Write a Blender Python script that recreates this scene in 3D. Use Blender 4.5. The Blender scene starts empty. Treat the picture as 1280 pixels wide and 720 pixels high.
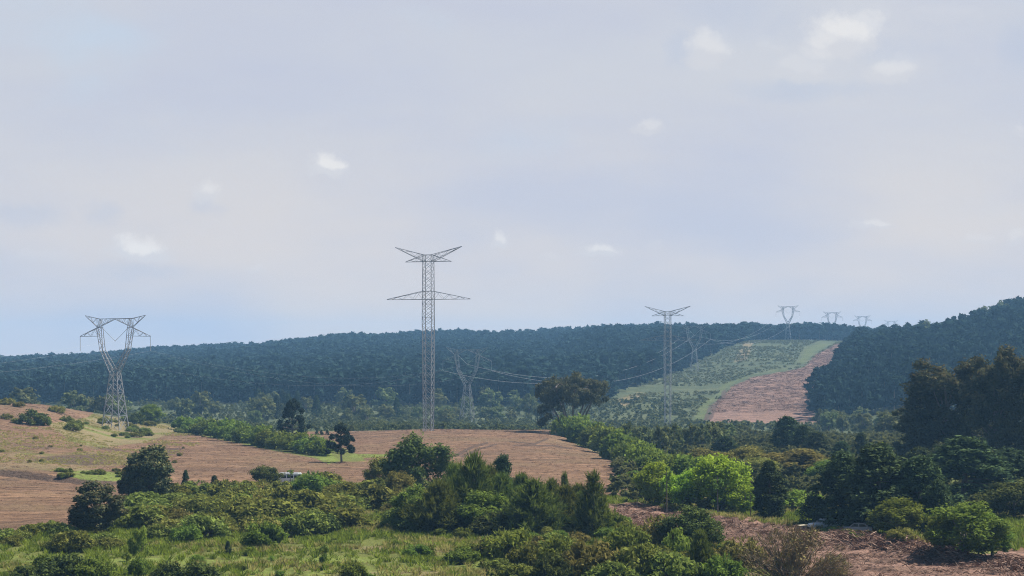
import bpy, bmesh, math, random
import numpy as np
from mathutils import Vector, Matrix

R = math.radians
random.seed(7)
RNG = np.random.default_rng(11)
scene = bpy.context.scene
COL = scene.collection

# ------------------------------------------------------------------ camera
F = 2389.0            # focal length in units of a 1280 wide frame (30 degrees)
HY = 440.0            # picture row of the true horizon
ZC = 24.0             # eye height over the valley floor
cam_d = bpy.data.cameras.new('camera')
cam = bpy.data.objects.new('camera', cam_d); COL.objects.link(cam)
cam.location = (0, 0, ZC); cam.rotation_euler = (R(90), 0, 0)
cam_d.sensor_width = 36; cam_d.lens = 36 * F / 1280; cam_d.shift_y = (HY - 360) / 1280
cam_d.clip_start = 1; cam_d.clip_end = 20000
scene.camera = cam

# ------------------------------------------------------------------ light
SUN_AZ, SUN_EL = 70, 52          # azimuth clockwise from the view direction
SUN_STRENGTH = 5.0
SKY_STRENGTH = 0.06
EXPOSURE = 0.95
DENOISE = True
HAZE_DENSITY = 0.000132
HAZE_COLOR = (0.32, 0.63, 1.0, 1)

scene.view_settings.view_transform = 'Standard'
scene.view_settings.look = 'None'
scene.view_settings.exposure = EXPOSURE
scene.view_settings.gamma = 1
scene.view_settings.use_curve_mapping = False
sl = bpy.data.lights.new('sun', 'SUN'); so = bpy.data.objects.new('sun', sl); COL.objects.link(so)
sl.energy = SUN_STRENGTH; sl.angle = R(0.6); sl.color = (1.0, 0.95, 0.87)
to_sun = Vector((math.sin(R(SUN_AZ)) * math.cos(R(SUN_EL)), math.cos(R(SUN_AZ)) * math.cos(R(SUN_EL)), math.sin(R(SUN_EL))))
so.rotation_euler = to_sun.to_track_quat('Z', 'Y').to_euler()
so.location = (0, 0, 200)

try:
    scene.cycles.volume_bounces = 0
    scene.cycles.max_bounces = 6
    scene.cycles.diffuse_bounces = 3
    scene.cycles.transmission_bounces = 3
    scene.cycles.use_denoising = DENOISE
    scene.cycles.denoising_prefilter = 'NONE'
    scene.cycles.filter_width = 1.1
except Exception:
    pass


class NT:
    """small helper to write node trees"""
    def __init__(s, tree):
        s.t = tree; s.n = tree.nodes; s.l = tree.links
    def new(s, typ, **kw):
        n = s.n.new(typ)
        for k, v in kw.items():
            setattr(n, k, v)
        return n
    def put(s, sock, v):
        if isinstance(v, bpy.types.NodeSocket):
            s.l.new(v, sock)
        else:
            sock.default_value = v
    def math(s, op, a, b=None, c=None, clamp=False):
        n = s.new('ShaderNodeMath', operation=op, use_clamp=clamp)
        for i, v in enumerate((a, b, c)):
            if v is not None:
                s.put(n.inputs[i], v)
        return n.outputs[0]
    def mix(s, f, a, b, mode='MIX'):
        n = s.new('ShaderNodeMix', data_type='RGBA', blend_type=mode)
        s.put(n.inputs[0], f); s.put(n.inputs[6], a); s.put(n.inputs[7], b)
        return n.outputs[2]
    def smooth(s, v, lo, hi):
        n = s.new('ShaderNodeMapRange', interpolation_type='SMOOTHSTEP')
        s.put(n.inputs[0], v); s.put(n.inputs[1], lo); s.put(n.inputs[2], hi)
        return n.outputs[0]
    def noise(s, vec, scale, detail=4, rough=0.55, color=False):
        n = s.new('ShaderNodeTexNoise')
        if vec is not None:
            s.l.new(vec, n.inputs['Vector'])
        n.inputs['Scale'].default_value = scale; n.inputs['Detail'].default_value = detail
        n.inputs['Roughness'].default_value = rough
        return n.outputs['Color' if color else 'Fac']
    def mapping(s, vec, scale=(1, 1, 1), rot=(0, 0, 0), loc=(0, 0, 0)):
        n = s.new('ShaderNodeMapping')
        s.l.new(vec, n.inputs['Vector'])
        n.inputs['Scale'].default_value = scale; n.inputs['Rotation'].default_value = rot
        n.inputs['Location'].default_value = loc
        return n.outputs[0]


# ------------------------------------------------------------------ world: sky with a thin veil and small cumulus
world = bpy.data.worlds.new('World'); scene.world = world; world.use_nodes = True
w = NT(world.node_tree); w.n.clear()
sky = w.new('ShaderNodeTexSky', sky_type='NISHITA', sun_disc=False)
sky.sun_elevation = R(SUN_EL); sky.sun_rotation = R(SUN_AZ)
sky.air_density = 1.0; sky.dust_density = 1.5; sky.ozone_density = 1.0; sky.altitude = 1500
bg = w.new('ShaderNodeBackground'); wo = w.new('ShaderNodeOutputWorld')
bg.inputs['Strength'].default_value = SKY_STRENGTH
tc = w.new('ShaderNodeTexCoord'); sep = w.new('ShaderNodeSeparateXYZ')
w.l.new(tc.outputs['Generated'], sep.inputs[0])
dx, dy, dz = sep.outputs
dyp = w.math('MAXIMUM', dy, 0.02)
U = w.math('DIVIDE', dx, dyp); V = w.math('DIVIDE', dz, dyp)     # direction as tangents east and up of north
uv = w.new('ShaderNodeCombineXYZ'); w.l.new(U, uv.inputs[0]); w.l.new(V, uv.inputs[1])
K = 1.015 / SKY_STRENGTH / 2 ** EXPOSURE
def sc(c): return (c[0] * K, c[1] * K, c[2] * K, 1)
# pale veil of high cloud, thickest near the horizon
veil_lo, veil_hi = sc((0.77, 0.695, 0.655)), sc((0.63, 0.645, 0.695))
veil_c = w.mix(w.smooth(V, 0.0, 0.17), veil_lo, veil_hi)
big = w.noise(w.mapping(uv.outputs[0], (3, 9, 1), loc=(1.3, .4, 0)), 1.4, 4, 0.5)
veil_c = w.mix(w.smooth(big, 0.32, 0.72), veil_c, sc((0.565, 0.59, 0.70)))
veil_c = w.mix(w.math('MULTIPLY', w.smooth(U, -0.05, -0.34), 0.12), veil_c, sc((0.49, 0.535, 0.67)))
blue_gap = w.noise(w.mapping(uv.outputs[0], (4, 8, 1), loc=(4.2, 1.7, 0)), 1.7, 3, 0.5)
vf = w.math('MULTIPLY', w.smooth(V, 0.9, 0.15), 0.95)
base = w.mix(vf, sky.outputs[0], veil_c)
gapm = w.math('MULTIPLY', w.smooth(blue_gap, 0.55, 0.8), w.smooth(V, 0.04, 0.14))
base = w.mix(w.math('MULTIPLY', gapm, 0.7), base, sc((0.54, 0.66, 0.80)))
# cumulus puffs: (x, y, half width, half height, strength)
warp = w.noise(uv.outputs[0], 55, 5, 0.6, color=True)
wm = w.new('ShaderNodeVectorMath', operation='MULTIPLY_ADD')
w.l.new(warp, wm.inputs[0]); wm.inputs[1].default_value = (0.024, 0.014, 0); wm.inputs[2].default_value = (-0.012, -0.007, 0)
wa = w.new('ShaderNodeVectorMath', operation='ADD')
w.l.new(uv.outputs[0], wa.inputs[0]); w.l.new(wm.outputs[0], wa.inputs[1])
ws = w.new('ShaderNodeSeparateXYZ'); w.l.new(wa.outputs[0], ws.inputs[0])
wu, wv = ws.outputs[0], ws.outputs[1]
def puff(px, py, a, b, st, flat=0.55, soft=False):
    u0, v0 = (px - 640) / F, (HY - py) / F
    du = w.math('DIVIDE', w.math('SUBTRACT', wu, u0), a / F)
    dv = w.math('DIVIDE', w.math('SUBTRACT', wv, v0), b / F)
    dvn = w.math('MULTIPLY', w.math('MINIMUM', dv, 0), 1 / flat)      # flatter underside
    dv2 = w.math('ADD', w.math('MAXIMUM', dv, 0), dvn)
    d = w.math('SQRT', w.math('ADD', w.math('MULTIPLY', du, du), w.math('MULTIPLY', dv2, dv2)))
    m_ = w.smooth(d, 1.35, 0.15)
    if soft: return w.math('MULTIPLY', m_, st)
    return w.math('MULTIPLY', w.smooth(w.math('ADD', m_, w.math('MULTIPLY', w.math('SUBTRACT', det, 0.5), 1.0)), 0.18, 0.92), st)
det = w.noise(uv.outputs[0], 75, 7, 0.66)
lit, shade, top = None, None, None
for p in [(172, 316, 56, 26, .85), (262, 244, 31, 27, .6), (408, 212, 35, 25, .85), (622, 299, 17, 14, .7),
          (750, 316, 34, 15, .72), (686, 320, 24, 12, .3), (806, 164, 22, 15, .5), (884, 72, 40, 46, .6), (1075, 30, 40, 30, .5), (1020, 60, 40, 30, .5),
          (1052, 52, 66, 54, .8), (1112, 92, 46, 30, .6), (1092, 283, 36, 11, .62), (1220, 303, 28, 13, .36),
          (1272, 300, 20, 13, .4), (320, 337, 18, 9, .34), (1000, 90, 60, 34, .4), (50, 322, 60, 14, .25),
          (1270, 165, 16, 12, .35), (960, 60, 26, 18, .3), (1180, 20, 70, 26, .25), (820, 308, 14, 9, .2)]:
    tq = puff(p[0] + p[2] * .12, p[1] - p[3] * .38, p[2] * .85, p[3] * .8, min(1, p[4] * 1.25)); top = tq if top is None else w.math('MAXIMUM', top, tq)
    q = puff(*p); lit = q if lit is None else w.math('MAXIMUM', lit, q)
for p in [(1000, 112, 95, 16, .55), (170, 338, 70, 14, .4), (258, 258, 30, 14, .35), (130, 268, 24, 16, .35), (30, 270, 60, 16, .4),
          (850, 62, 24, 26, .45), (1120, 60, 60, 20, .3), (1276, 60, 34, 40, .4), (930, 20, 90, 40, .4)]:
    q = puff(*p, flat=1.0, soft=True); shade = q if shade is None else w.math('MAXIMUM', shade, q)
big_veil = w.math('MAXIMUM', puff(1060, 55, 210, 95, .34, 1.0, True), puff(880, 70, 80, 60, .2, 1.0, True))
litm = w.math('MAXIMUM', lit, w.math('MULTIPLY', big_veil, w.smooth(w.noise(uv.outputs[0], 28, 5, .6), .3, .65)))
cm = w.mix(w.math('MULTIPLY', shade, 0.8), base, sc((0.47, 0.545, 0.70)))
cm = w.mix(w.math('MULTIPLY', litm, 0.9), cm, w.mix(top, sc((0.69, 0.69, 0.72)), sc((0.87, 0.85, 0.83))))
w.l.new(cm, bg.inputs['Color']); w.l.new(bg.outputs[0], wo.inputs[0])


# ------------------------------------------------------------------ value noise in numpy
def _hash(ix, iy, seed):
    h = (ix.astype(np.int64) * 374761393 + iy.astype(np.int64) * 668265263 + seed * 974711) & 0xffffffff
    h = ((h ^ (h >> 13)) * 1274126177) & 0xffffffff
    return ((h ^ (h >> 16)) & 0xffff) / 65535.0
def vnoise(x, y, seed=0, octaves=3, gain=.5):
    out = np.zeros(np.broadcast(x, y).shape); amp = 1.0; tot = 0
    for o in range(octaves):
        ix, iy = np.floor(x), np.floor(y); fx, fy = x - ix, y - iy
        fx = fx * fx * (3 - 2 * fx); fy = fy * fy * (3 - 2 * fy)
        a = _hash(ix, iy, seed + o); b = _hash(ix + 1, iy, seed + o); c = _hash(ix, iy + 1, seed + o); d = _hash(ix + 1, iy + 1, seed + o)
        out += amp * ((a * (1 - fx) + b * fx) * (1 - fy) + (c * (1 - fx) + d * fx) * fy); tot += amp
        amp *= gain; x = x * 2.03 + 17.1; y = y * 2.03 + 5.7
    return out / tot

# ------------------------------------------------------------------ terrain heights
NEAR = [(1, 22.3), (20, 19.5), (60, 12), (120, 4.5), (170, .8), (205, 0)]
FARW = [(2850, -6), (3500, -8), (4500, -8)]
def L(base, zc): return base + [(2400, zc), (2600, zc - 3)] + [(2900, zc - 14), (3500, max(-8, zc - 30)), (4500, -8)]
TABLE = {
 -600: L([(260, 0), (360, 1.5), (450, 6), (540, 11), (640, 13), (760, 6), (950, -3), (1120, -6)], -1),
 0:   L([(260, 0), (360, .6), (450, 3.2), (540, 7.0), (610, 8.0), (680, 6.0), (780, -2), (950, -5), (1120, -6.5)], 2),
 60:  L([(260, 0), (360, .4), (450, 2.5), (540, 5.5), (620, 6.8), (690, 5), (780, -3), (950, -6), (1120, -6.5)], 5),
 144: L([(260, 0), (360, 0), (450, .5), (540, -.2), (600, -.6), (670, 1.6), (720, 0.5), (820, -6), (950, -7), (1120, -6.5)], 9),
 200: L([(260, 0), (360, 0), (500, -.4), (590, -.8), (650, 0), (740, -4), (850, -7), (1120, -6.5)], 12),
 250: L([(260, 0), (450, 0), (540, -.5), (570, -.6), (640, -3), (760, -7), (1120, -6.5)], 14.5),
 330: L([(260, 0), (450, 0), (500, -.6), (560, -1.6), (620, -1.6), (700, -5), (850, -8), (1120, -6.8)], 20),
 415: L([(260, 0), (400, 0), (430, -.5), (500, -1.5), (600, -1.2), (680, -4), (850, -8), (1120, -7)], 30),
 535: L([(260, 0), (328, 0), (500, 0), (590, 0), (640, -1.5), (740, -6), (900, -9.5), (1120, -7.5)], 34),
 690: L([(260, 0), (328, 0), (500, -.4), (590, 0), (640, -3), (740, -8), (920, -11), (1120, -7)], 38),
 760: L([(260, 0), (328, 0), (400, -.3), (500, -2), (600, -4), (740, -8), (876, -10.2), (950, -9.5), (1130, -3.5), (1450, 8), (1650, 20), (1800, 30), (1950, 35)], 41),
 870: L([(260, 0), (328, 0), (400, -.3), (500, -1.5), (600, -4), (740, -8), (876, -10.2), (950, -9), (1080, -4.5), (1350, 4), (1450, 8), (1650, 21), (1800, 31), (1950, 35.5)], 39.5),
 960: [(260, 0), (400, 0), (500, -1), (600, -3.5), (740, -8), (876, -10), (940, -9.6), (1080, -3.8), (1250, 4), (1450, 14), (1800, 33), (1950, 36), (2400, 40), (2900, 36), (3400, 40), (4500, -8)],
 1010: [(260, 0), (400, 0), (500, -1), (600, -3.5), (740, -8), (876, -10), (950, -10), (1080, -4), (1250, 4), (1450, 14), (1800, 33.5), (1950, 36), (2400, 39), (2900, 38), (3400, 42), (4500, -8)],
 1060: [(260, 0), (400, 0), (500, -1), (740, -8), (876, -10), (950, -9), (1100, 3), (1200, 11), (1300, 14), (1500, 20), (1800, 33), (1950, 35), (2400, 37.5), (2900, 40), (3400, 43), (4500, -8)],
 1110: [(260, 0), (400, 0), (500, -1), (740, -7), (876, -8), (950, -6), (1100, 6), (1300, 20.5), (1450, 23), (1700, 28), (1950, 31), (2400, 33), (2900, 40), (3400, 43), (4500, -8)],
 1160: [(260, 0), (400, 0), (500, -1), (740, -7), (876, -8), (950, -4), (1100, 8), (1250, 19), (1400, 26.5), (1550, 26), (1950, 28), (2400, 30), (2900, 38), (3400, 42), (4500, -8)],
 1220: [(260, 0), (400, 0), (500, -1), (740, -7), (876, -7), (950, -4), (1100, 9), (1300, 26), (1460, 36), (1600, 36), (1950, 28), (2400, 28), (3400, 35), (4500, -8)],
 1280: [(260, 0), (400, 0), (500, -1), (740, -7), (876, -7), (950, -4), (1100, 12), (1300, 33), (1500, 51), (1650, 50), (2000, 30), (2400, 26), (3400, 30), (4500, -8)],
 1880: [(260, 0), (400, 0), (740, -5), (876, -5), (950, 0), (1100, 16), (1300, 40), (1500, 62), (2000, 40), (2400, 26), (3400, 20), (4500, -8)],
}
PX = np.arange(-600, 1881, 3.0)
DD = np.concatenate([np.linspace(1, 186, 26), np.cumsum(np.concatenate([[190.0], np.linspace(.7, 3.2, 270)])),])
DD = np.concatenate([DD, np.arange(DD[-1] + 4, 2650, 6.0), np.linspace(2680, 4500, 40)])
_cols = sorted(TABLE)
_prof = []
for c in _cols:
    t = NEAR + TABLE[c]
    _prof.append(np.interp(DD, [p[0] for p in t], [p[1] for p in t]))
_prof = np.array(_prof)
# soften the corners of each profile (in log distance), then blend across columns
_lg = np.log(DD); _lu = np.linspace(_lg[0], _lg[-1], 3000)
_k = np.exp(-np.linspace(-2, 2, 61) ** 2); _k /= _k.sum()
for i in range(len(_prof)):
    u_ = np.interp(_lu, _lg, _prof[i]); u_ = np.convolve(np.pad(u_, 30, mode='edge'), _k, 'valid')
    m_ = DD > 150
    _prof[i][m_] = np.interp(_lg, _lu, u_)[m_]
ZG = np.empty((len(PX), len(DD)))
for j in range(len(DD)):
    ZG[:, j] = np.interp(PX, _cols, _prof[:, j])
_k2 = np.exp(-np.linspace(-2, 2, 15) ** 2); _k2 /= _k2.sum()
_pad = np.pad(ZG, ((7, 7), (0, 0)), mode='edge')
ZG = sum(_k2[i] * _pad[i:i + len(PX)] for i in range(15))
XG = (PX[:, None] - 640) / F * DD[None, :]
YG = np.broadcast_to(DD[None, :], XG.shape)
ZG = ZG + (vnoise(XG / 40, YG / 40, 3, 3) - .5) * np.clip((YG - 180) / 200, 0, 1) * np.clip(YG / 500, .6, 2.0) * .9

def zpd(px, D):
    fi = np.clip((np.asarray(px, float) + 600) / 3.0, 0, len(PX) - 1.001); i = fi.astype(int); a = fi - i
    fj = np.interp(D, DD, np.arange(len(DD))); j = np.clip(fj.astype(int), 0, len(DD) - 2); b = fj - j
    return (ZG[i, j] * (1 - a) + ZG[i + 1, j] * a) * (1 - b) + (ZG[i, j + 1] * (1 - a) + ZG[i + 1, j + 1] * a) * b
def zxy(X, Y): return zpd(640 + np.asarray(X) / np.asarray(Y) * F, np.asarray(Y))
def row(px, D): return HY + (ZC - zpd(px, D)) * F / D
def hit(px, py):
    """distance at which the sight line through picture point px,py first meets the ground"""
    ds = np.linspace(190, 2500, 4000); r = row(np.full_like(ds, px), ds)
    k = np.nonzero(r <= py)[0]
    return float(ds[k[0]]) if len(k) else 2400.0
def at(px, D): return Vector(((px - 640) / F * D, D, float(zpd(np.array([px]), np.array([D]))[0])))

# ------------------------------------------------------------------ ground zones
YPX = HY + (ZC - ZG) * F / YG          # where each ground vertex appears; used once to place the fields
PXG = np.broadcast_to(PX[:, None], XG.shape)
def poly_mask(pts, soft=3.0, X=None, Y=None):
    X = PXG if X is None else X; Y = YPX if Y is None else Y
    inside = np.zeros(X.shape, bool); dist = np.full(X.shape, 1e9); n = len(pts)
    for i in range(n):
        (x0, y0), (x1, y1) = pts[i], pts[(i + 1) % n]
        c = ((y0 > Y) != (y1 > Y)) & (X < (x1 - x0) * (Y - y0) / ((y1 - y0) or 1e-9) + x0)
        inside ^= c
        ex, ey = x1 - x0, y1 - y0
        t = np.clip(((X - x0) * ex + (Y - y0) * ey) / (ex * ex + ey * ey), 0, 1)
        dist = np.minimum(dist, np.hypot(X - x0 - t * ex, (Y - y0 - t * ey)))
    s = np.where(inside, dist, -dist)
    return np.clip(.5 + s / (2 * soft), 0, 1)
near = (YG > 186) & (YG < 760)
mid = (YG > 880) & (YG < 1960)
wob = (vnoise(XG / 9, YG / 9, 9, 3) - .5)
brown = np.zeros(XG.shape); green = np.zeros(XG.shape); dark = np.zeros(XG.shape)
cut = np.zeros(XG.shape); tan = np.zeros(XG.shape); scrub = np.zeros(XG.shape)
LF = [(-600, 700), (0, 668), (95, 668), (140, 640), (200, 622), (330, 612), (400, 606), (500, 606), (506, 590), (468, 576.5), (432, 577), (404, 575), (330, 561), (250, 544), (215, 541), (180, 553), (120, 560), (80, 545), (60, 530), (110, 522), (120, 514), (60, 505), (0, 500), (-600, 440)]
brown = np.maximum(brown, poly_mask(LF, 4) * near * (YG < 690))
MF = [(410, 537.5), (560, 535), (697, 536.5), (712, 552), (750, 568), (800, 595), (820, 622), (600, 622), (500, 590), (456, 575), (430, 560), (385, 552), (380, 540)]
brown = np.maximum(brown, poly_mask(MF, 2) * near * (YG < 640))
RD = [(752, 632), (800, 628), (850, 640), (960, 656), (1040, 664), (1130, 672), (1210, 690), (1900, 674), (1900, 760), (1050, 760), (985, 722), (900, 690), (790, 660)]
cut = np.maximum(cut, poly_mask(RD, 5) * near * (YG < 330))
brown = np.maximum(brown, poly_mask([(1215, 684), (1900, 676), (1900, 698), (1200, 700)], 3) * near * (YG < 300))
CF = [(884, 528), (893, 505), (905, 494), (915, 484), (940, 472), (985, 464), (1004, 460), (1020, 444), (1046, 430), (1066, 428), (1052, 446), (1024, 480), (1022, 530)]
cut = np.maximum(cut, poly_mask(CF, 4) * mid)
scrub = np.clip((YG - 620) / 60, 0, 1)
# olive, grassy and dark mottling on the left hill
lh = poly_mask([(-600, 600), (0, 592), (90, 594), (200, 580), (240, 556), (180, 548), (60, 540), (-600, 520)], 6) * near * (YG < 620)
pat = vnoise(XG / 30 + 3, YG / 55, 21, 4)
brown *= 1 - lh * np.clip((pat - .55) * 6, 0, 1) * .5
tan = np.maximum(tan, lh * np.clip((vnoise(XG / 22 + 31, YG / 14, 29, 4) - .36) * 5, 0, 1) * .85)
dark = np.maximum(dark, lh * np.clip((vnoise(XG / 34 + 8, YG / 40, 27, 3) - .56) * 7, 0, 1) * .7)
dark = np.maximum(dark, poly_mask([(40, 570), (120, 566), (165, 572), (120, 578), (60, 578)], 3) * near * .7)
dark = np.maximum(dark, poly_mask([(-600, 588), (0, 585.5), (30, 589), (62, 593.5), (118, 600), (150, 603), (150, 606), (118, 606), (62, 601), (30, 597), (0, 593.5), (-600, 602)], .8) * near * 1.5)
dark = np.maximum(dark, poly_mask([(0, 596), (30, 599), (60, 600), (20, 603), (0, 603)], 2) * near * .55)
green = np.maximum(green, poly_mask([(72, 591), (100, 588), (160, 592), (165, 601), (120, 602)], 2.5) * near)
green = np.maximum(green, poly_mask([(432, 571.5), (444, 567), (490, 568), (490, 571), (455, 572.5)], 2) * near * .8)
green = np.maximum(green, poly_mask([(395, 572), (414, 567), (424, 576), (410, 580)], 2) * near)
green = np.maximum(green, poly_mask([(70, 527), (120, 522), (200, 531), (248, 545), (200, 549), (120, 545)], 6) * near * .15)
green = np.maximum(green, poly_mask([(1160, 692), (1215, 686), (1250, 690), (1200, 697)], 2) * near * .9)
brown *= 1 - np.clip(green * 1.1, 0, 1)
# bright short grass along the very front
fg = np.clip((YPX - 690) / 10, 0, 1) * near * (PXG < 900) * np.clip((vnoise(XG / 7, YG / 5, 33, 3) - .50) * 6, 0, 1)
green = np.maximum(green, fg)
fg2 = poly_mask([(150, 694), (330, 700), (480, 706), (560, 715), (500, 728), (300, 722), (150, 706)], 5) * near
green = np.maximum(green, fg2 * .5)
green = np.where(mid, green * np.clip(vnoise(XG / 9, YG / 30, 71, 3) * 3.6 - 1.15, 0, 1.0), green)
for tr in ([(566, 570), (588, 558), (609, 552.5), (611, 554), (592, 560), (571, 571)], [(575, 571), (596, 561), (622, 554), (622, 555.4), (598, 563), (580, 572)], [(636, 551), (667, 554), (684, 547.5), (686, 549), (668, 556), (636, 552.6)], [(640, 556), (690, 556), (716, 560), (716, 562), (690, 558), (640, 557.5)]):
    dark = np.maximum(dark, poly_mask(tr, 1.8) * near * 1.1)  # tyre tracks; the last outline is a shadow line painted into the field colour
tan = np.maximum(tan, near * (YPX > 600) * np.clip((vnoise(XG / 11 + 4, YG / 9, 41, 3) - .5) * 5, 0, 1) * .7)
tan = np.maximum(tan, poly_mask([(0, 512), (60, 510), (115, 520), (80, 530), (0, 525)], 4) * near * .8)
tan = np.maximum(tan, poly_mask([(690, 560), (900, 553), (905, 562), (780, 572)], 4) * (YG > 400) * (YG < 900) * .8)
tan = np.maximum(tan, poly_mask([(50, 522), (120, 518), (200, 528), (252, 543), (215, 552), (180, 556), (120, 562), (70, 548)], 5) * near * (YG < 700) * np.clip((vnoise(XG / 16, YG / 20, 47, 3) - .25) * 3, 0, .9))
# beside the cut strip: bright verge and a bare track
green = np.maximum(green, poly_mask([(865, 527), (872, 505), (892, 494), (902, 478), (945, 465), (985, 459), (985, 463), (940, 470), (912, 484), (902, 495), (888, 507), (882, 527)], 2.5) * mid * .5)
dark = np.maximum(dark, poly_mask([(878, 526), (886, 508), (899, 498), (903, 488), (909, 486), (908, 496), (898, 505), (890, 526)], 1.0) * mid * .8)
green = np.maximum(green, poly_mask([(995, 452), (1005, 434), (1025, 426), (1048, 427), (1020, 443), (1004, 459)], 4) * mid * .5)
tan = np.maximum(tan, poly_mask([(760, 500), (800, 488), (812, 492), (780, 512)], 4) * mid * .6)
tan = np.maximum(tan, poly_mask([(915, 455), (930, 425), (945, 424), (935, 450)], 2) * mid * .6)
# ditch across the left field is a real trench; the rough strip is really rough
ZG = ZG - 1.5 * np.clip(poly_mask([(-600, 589), (0, 586), (30, 590), (62, 594.5), (118, 601), (118, 605), (62, 600), (30, 596.5), (0, 593), (-600, 602)], 1.5) * near, 0, 1)
ZG = ZG + (vnoise(XG / 2.2, YG / 2.2, 55, 3) - .5) * (cut * near * .9 + (brown * .28 + (1 - brown) * .3) * near)
WR = np.exp(-((YPX - np.interp(PXG, [1050, 1120, 1200, 1290], [678, 684, 697, 712])) / 7) ** 2) * np.clip((PXG - 1040) / 30, 0, 1) * np.clip((1225 - PXG) / 30, 0, 1)
WR = np.maximum(WR, .7 * np.exp(-((YPX - np.interp(PXG, [850, 960], [646, 660])) / 4) ** 2) * np.clip((PXG - 845) / 20, 0, 1) * np.clip((980 - PXG) / 20, 0, 1))
ZG = ZG + WR * near * (.9 + 1.6 * (vnoise(XG / 2.5, YG / 2.5, 59, 3) - .4))
ZG = ZG + (vnoise(XG / 5, YG / 5, 58, 3) - .5) * cut * mid * 1.6


def new_mesh(name, verts, faces, mats, midx=None, attrs=None, smooth=False):
    me = bpy.data.meshes.new(name)
    verts = np.asarray(verts, np.float32); faces = np.asarray(faces, np.int32)
    nf, k = faces.shape
    me.vertices.add(len(verts)); me.vertices.foreach_set('co', verts.ravel())
    me.loops.add(nf * k); me.loops.foreach_set('vertex_index', faces.ravel())
    me.polygons.add(nf); me.polygons.foreach_set('loop_start', np.arange(0, nf * k, k, dtype=np.int32))
    me.polygons.foreach_set('loop_total', np.full(nf, k, np.int32))
    if midx is not None:
        me.polygons.foreach_set('material_index', np.asarray(midx, np.int32))
    me.polygons.foreach_set('use_smooth', np.full(nf, smooth, bool))
    for m in mats:
        me.materials.append(m)
    for an, dom, typ, arr in (attrs or []):
        a = me.attributes.new(an, typ, dom)
        a.data.foreach_set('color' if typ == 'FLOAT_COLOR' else 'value', np.asarray(arr, np.float32).ravel())
    me.update(calc_edges=True)
    return me

def link(name, me, parent=None, loc=None):
    o = bpy.data.objects.new(name, me); COL.objects.link(o)
    if parent is not None: o.parent = parent
    if loc is not None: o.location = loc
    return o
def tag(o, label=None, cat=None, group=None, kind=None):
    if label: o['label'] = label
    if cat: o['category'] = cat
    if group: o['group'] = group
    if kind: o['kind'] = kind
    return o
def empty(name, loc=(0, 0, 0), rz=0):
    o = bpy.data.objects.new(name, None); COL.objects.link(o); o.location = loc; o.rotation_euler = (0, 0, rz)
    o.empty_display_size = .5
    return o

def material(name):
    m = bpy.data.materials.new(name); m.use_nodes = True
    t = NT(m.node_tree); t.n.clear()
    out = t.new('ShaderNodeOutputMaterial')
    return m, t, out
def plain(name, col, rough=.7, metal=0.0, var=.25, scale=3.0):
    m, t, out = material(name)
    b = t.new('ShaderNodeBsdfPrincipled')
    g = t.new('ShaderNodeNewGeometry')
    n = t.noise(g.outputs['Position'], scale, 4)
    c = t.mix(n, (col[0] * (1 - var), col[1] * (1 - var), col[2] * (1 - var), 1), (min(1, col[0] * (1 + var)), min(1, col[1] * (1 + var)), min(1, col[2] * (1 + var)), 1))
    t.l.new(c, b.inputs['Base Color'])
    b.inputs['Roughness'].default_value = rough; b.inputs['Metallic'].default_value = metal
    t.l.new(b.outputs[0], out.inputs[0])
    return m

# ------------------------------------------------------------------ terrain material and mesh
gm, t, out = material('ground')
geo = t.new('ShaderNodeNewGeometry'); P = geo.outputs['Position']
aA = t.new('ShaderNodeAttribute', attribute_name='zone_a'); aB = t.new('ShaderNodeAttribute', attribute_name='zone_b')
sa = t.new('ShaderNodeSeparateColor'); t.l.new(aA.outputs['Color'], sa.inputs[0])
sb = t.new('ShaderNodeSeparateColor'); t.l.new(aB.outputs['Color'], sb.inputs[0])
n1 = t.noise(P, 0.9, 6, .65); n2 = t.noise(P, .12, 5, .6); n3 = t.noise(P, .03, 4, .6)
nf = t.noise(P, 4.0, 4, .7)
wv_ = t.new('ShaderNodeVectorMath', operation='MULTIPLY_ADD'); t.l.new(t.noise(P, .022, 3, .5, color=True), wv_.inputs[0]); wv_.inputs[1].default_value = (44, 44, 0); t.l.new(P, wv_.inputs[2]); PW = wv_.outputs[0]
streak = t.noise(t.mapping(PW, (.16, 1.1, 1), rot=(0, 0, R(-24))), .55, 6, .68)     # drag marks left by the harrow
streak2 = t.noise(t.mapping(PW, (.05, .5, 1), rot=(0, 0, R(-16))), .55, 5, .62)
def edge(mask, nz, amt=.7):
    v = t.math('ADD', mask, t.math('MULTIPLY', t.math('SUBTRACT', nz, .5), amt))
    return t.smooth(v, .38, .62)
grass = t.mix(n2, (.080, .100, .022, 1), (.150, .155, .042, 1))
grass = t.mix(t.smooth(n1, .4, .7), grass, (.115, .128, .032, 1))
scr = t.mix(n2, (.046, .062, .030, 1), (.080, .092, .044, 1))
scr = t.mix(t.smooth(n3, .45, .65), scr, (.092, .102, .050, 1))
c = t.mix(sb.outputs[2], grass, scr)
tanc = t.mix(n1, (.14, .105, .055, 1), (.24, .185, .10, 1))
mixn = t.math('ADD', t.math('MULTIPLY', n2, .35), t.math('MULTIPLY', streak, .65))
c = t.mix(t.math('MULTIPLY', edge(sb.outputs[1], mixn, 1.5), .85), c, tanc)
soil = t.mix(t.smooth(streak, .40, .60), (.085, .049, .029, 1), (.250, .150, .086, 1))
soil = t.mix(t.smooth(streak2, .42, .66), soil, (.140, .082, .050, 1))
soil = t.mix(t.math('MULTIPLY', t.smooth(nf, .56, .72), .55), soil, (.34, .25, .165, 1))
soil = t.mix(t.math('MULTIPLY', t.smooth(n3, .46, .64), .6), soil, (.150, .105, .058, 1))
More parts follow.
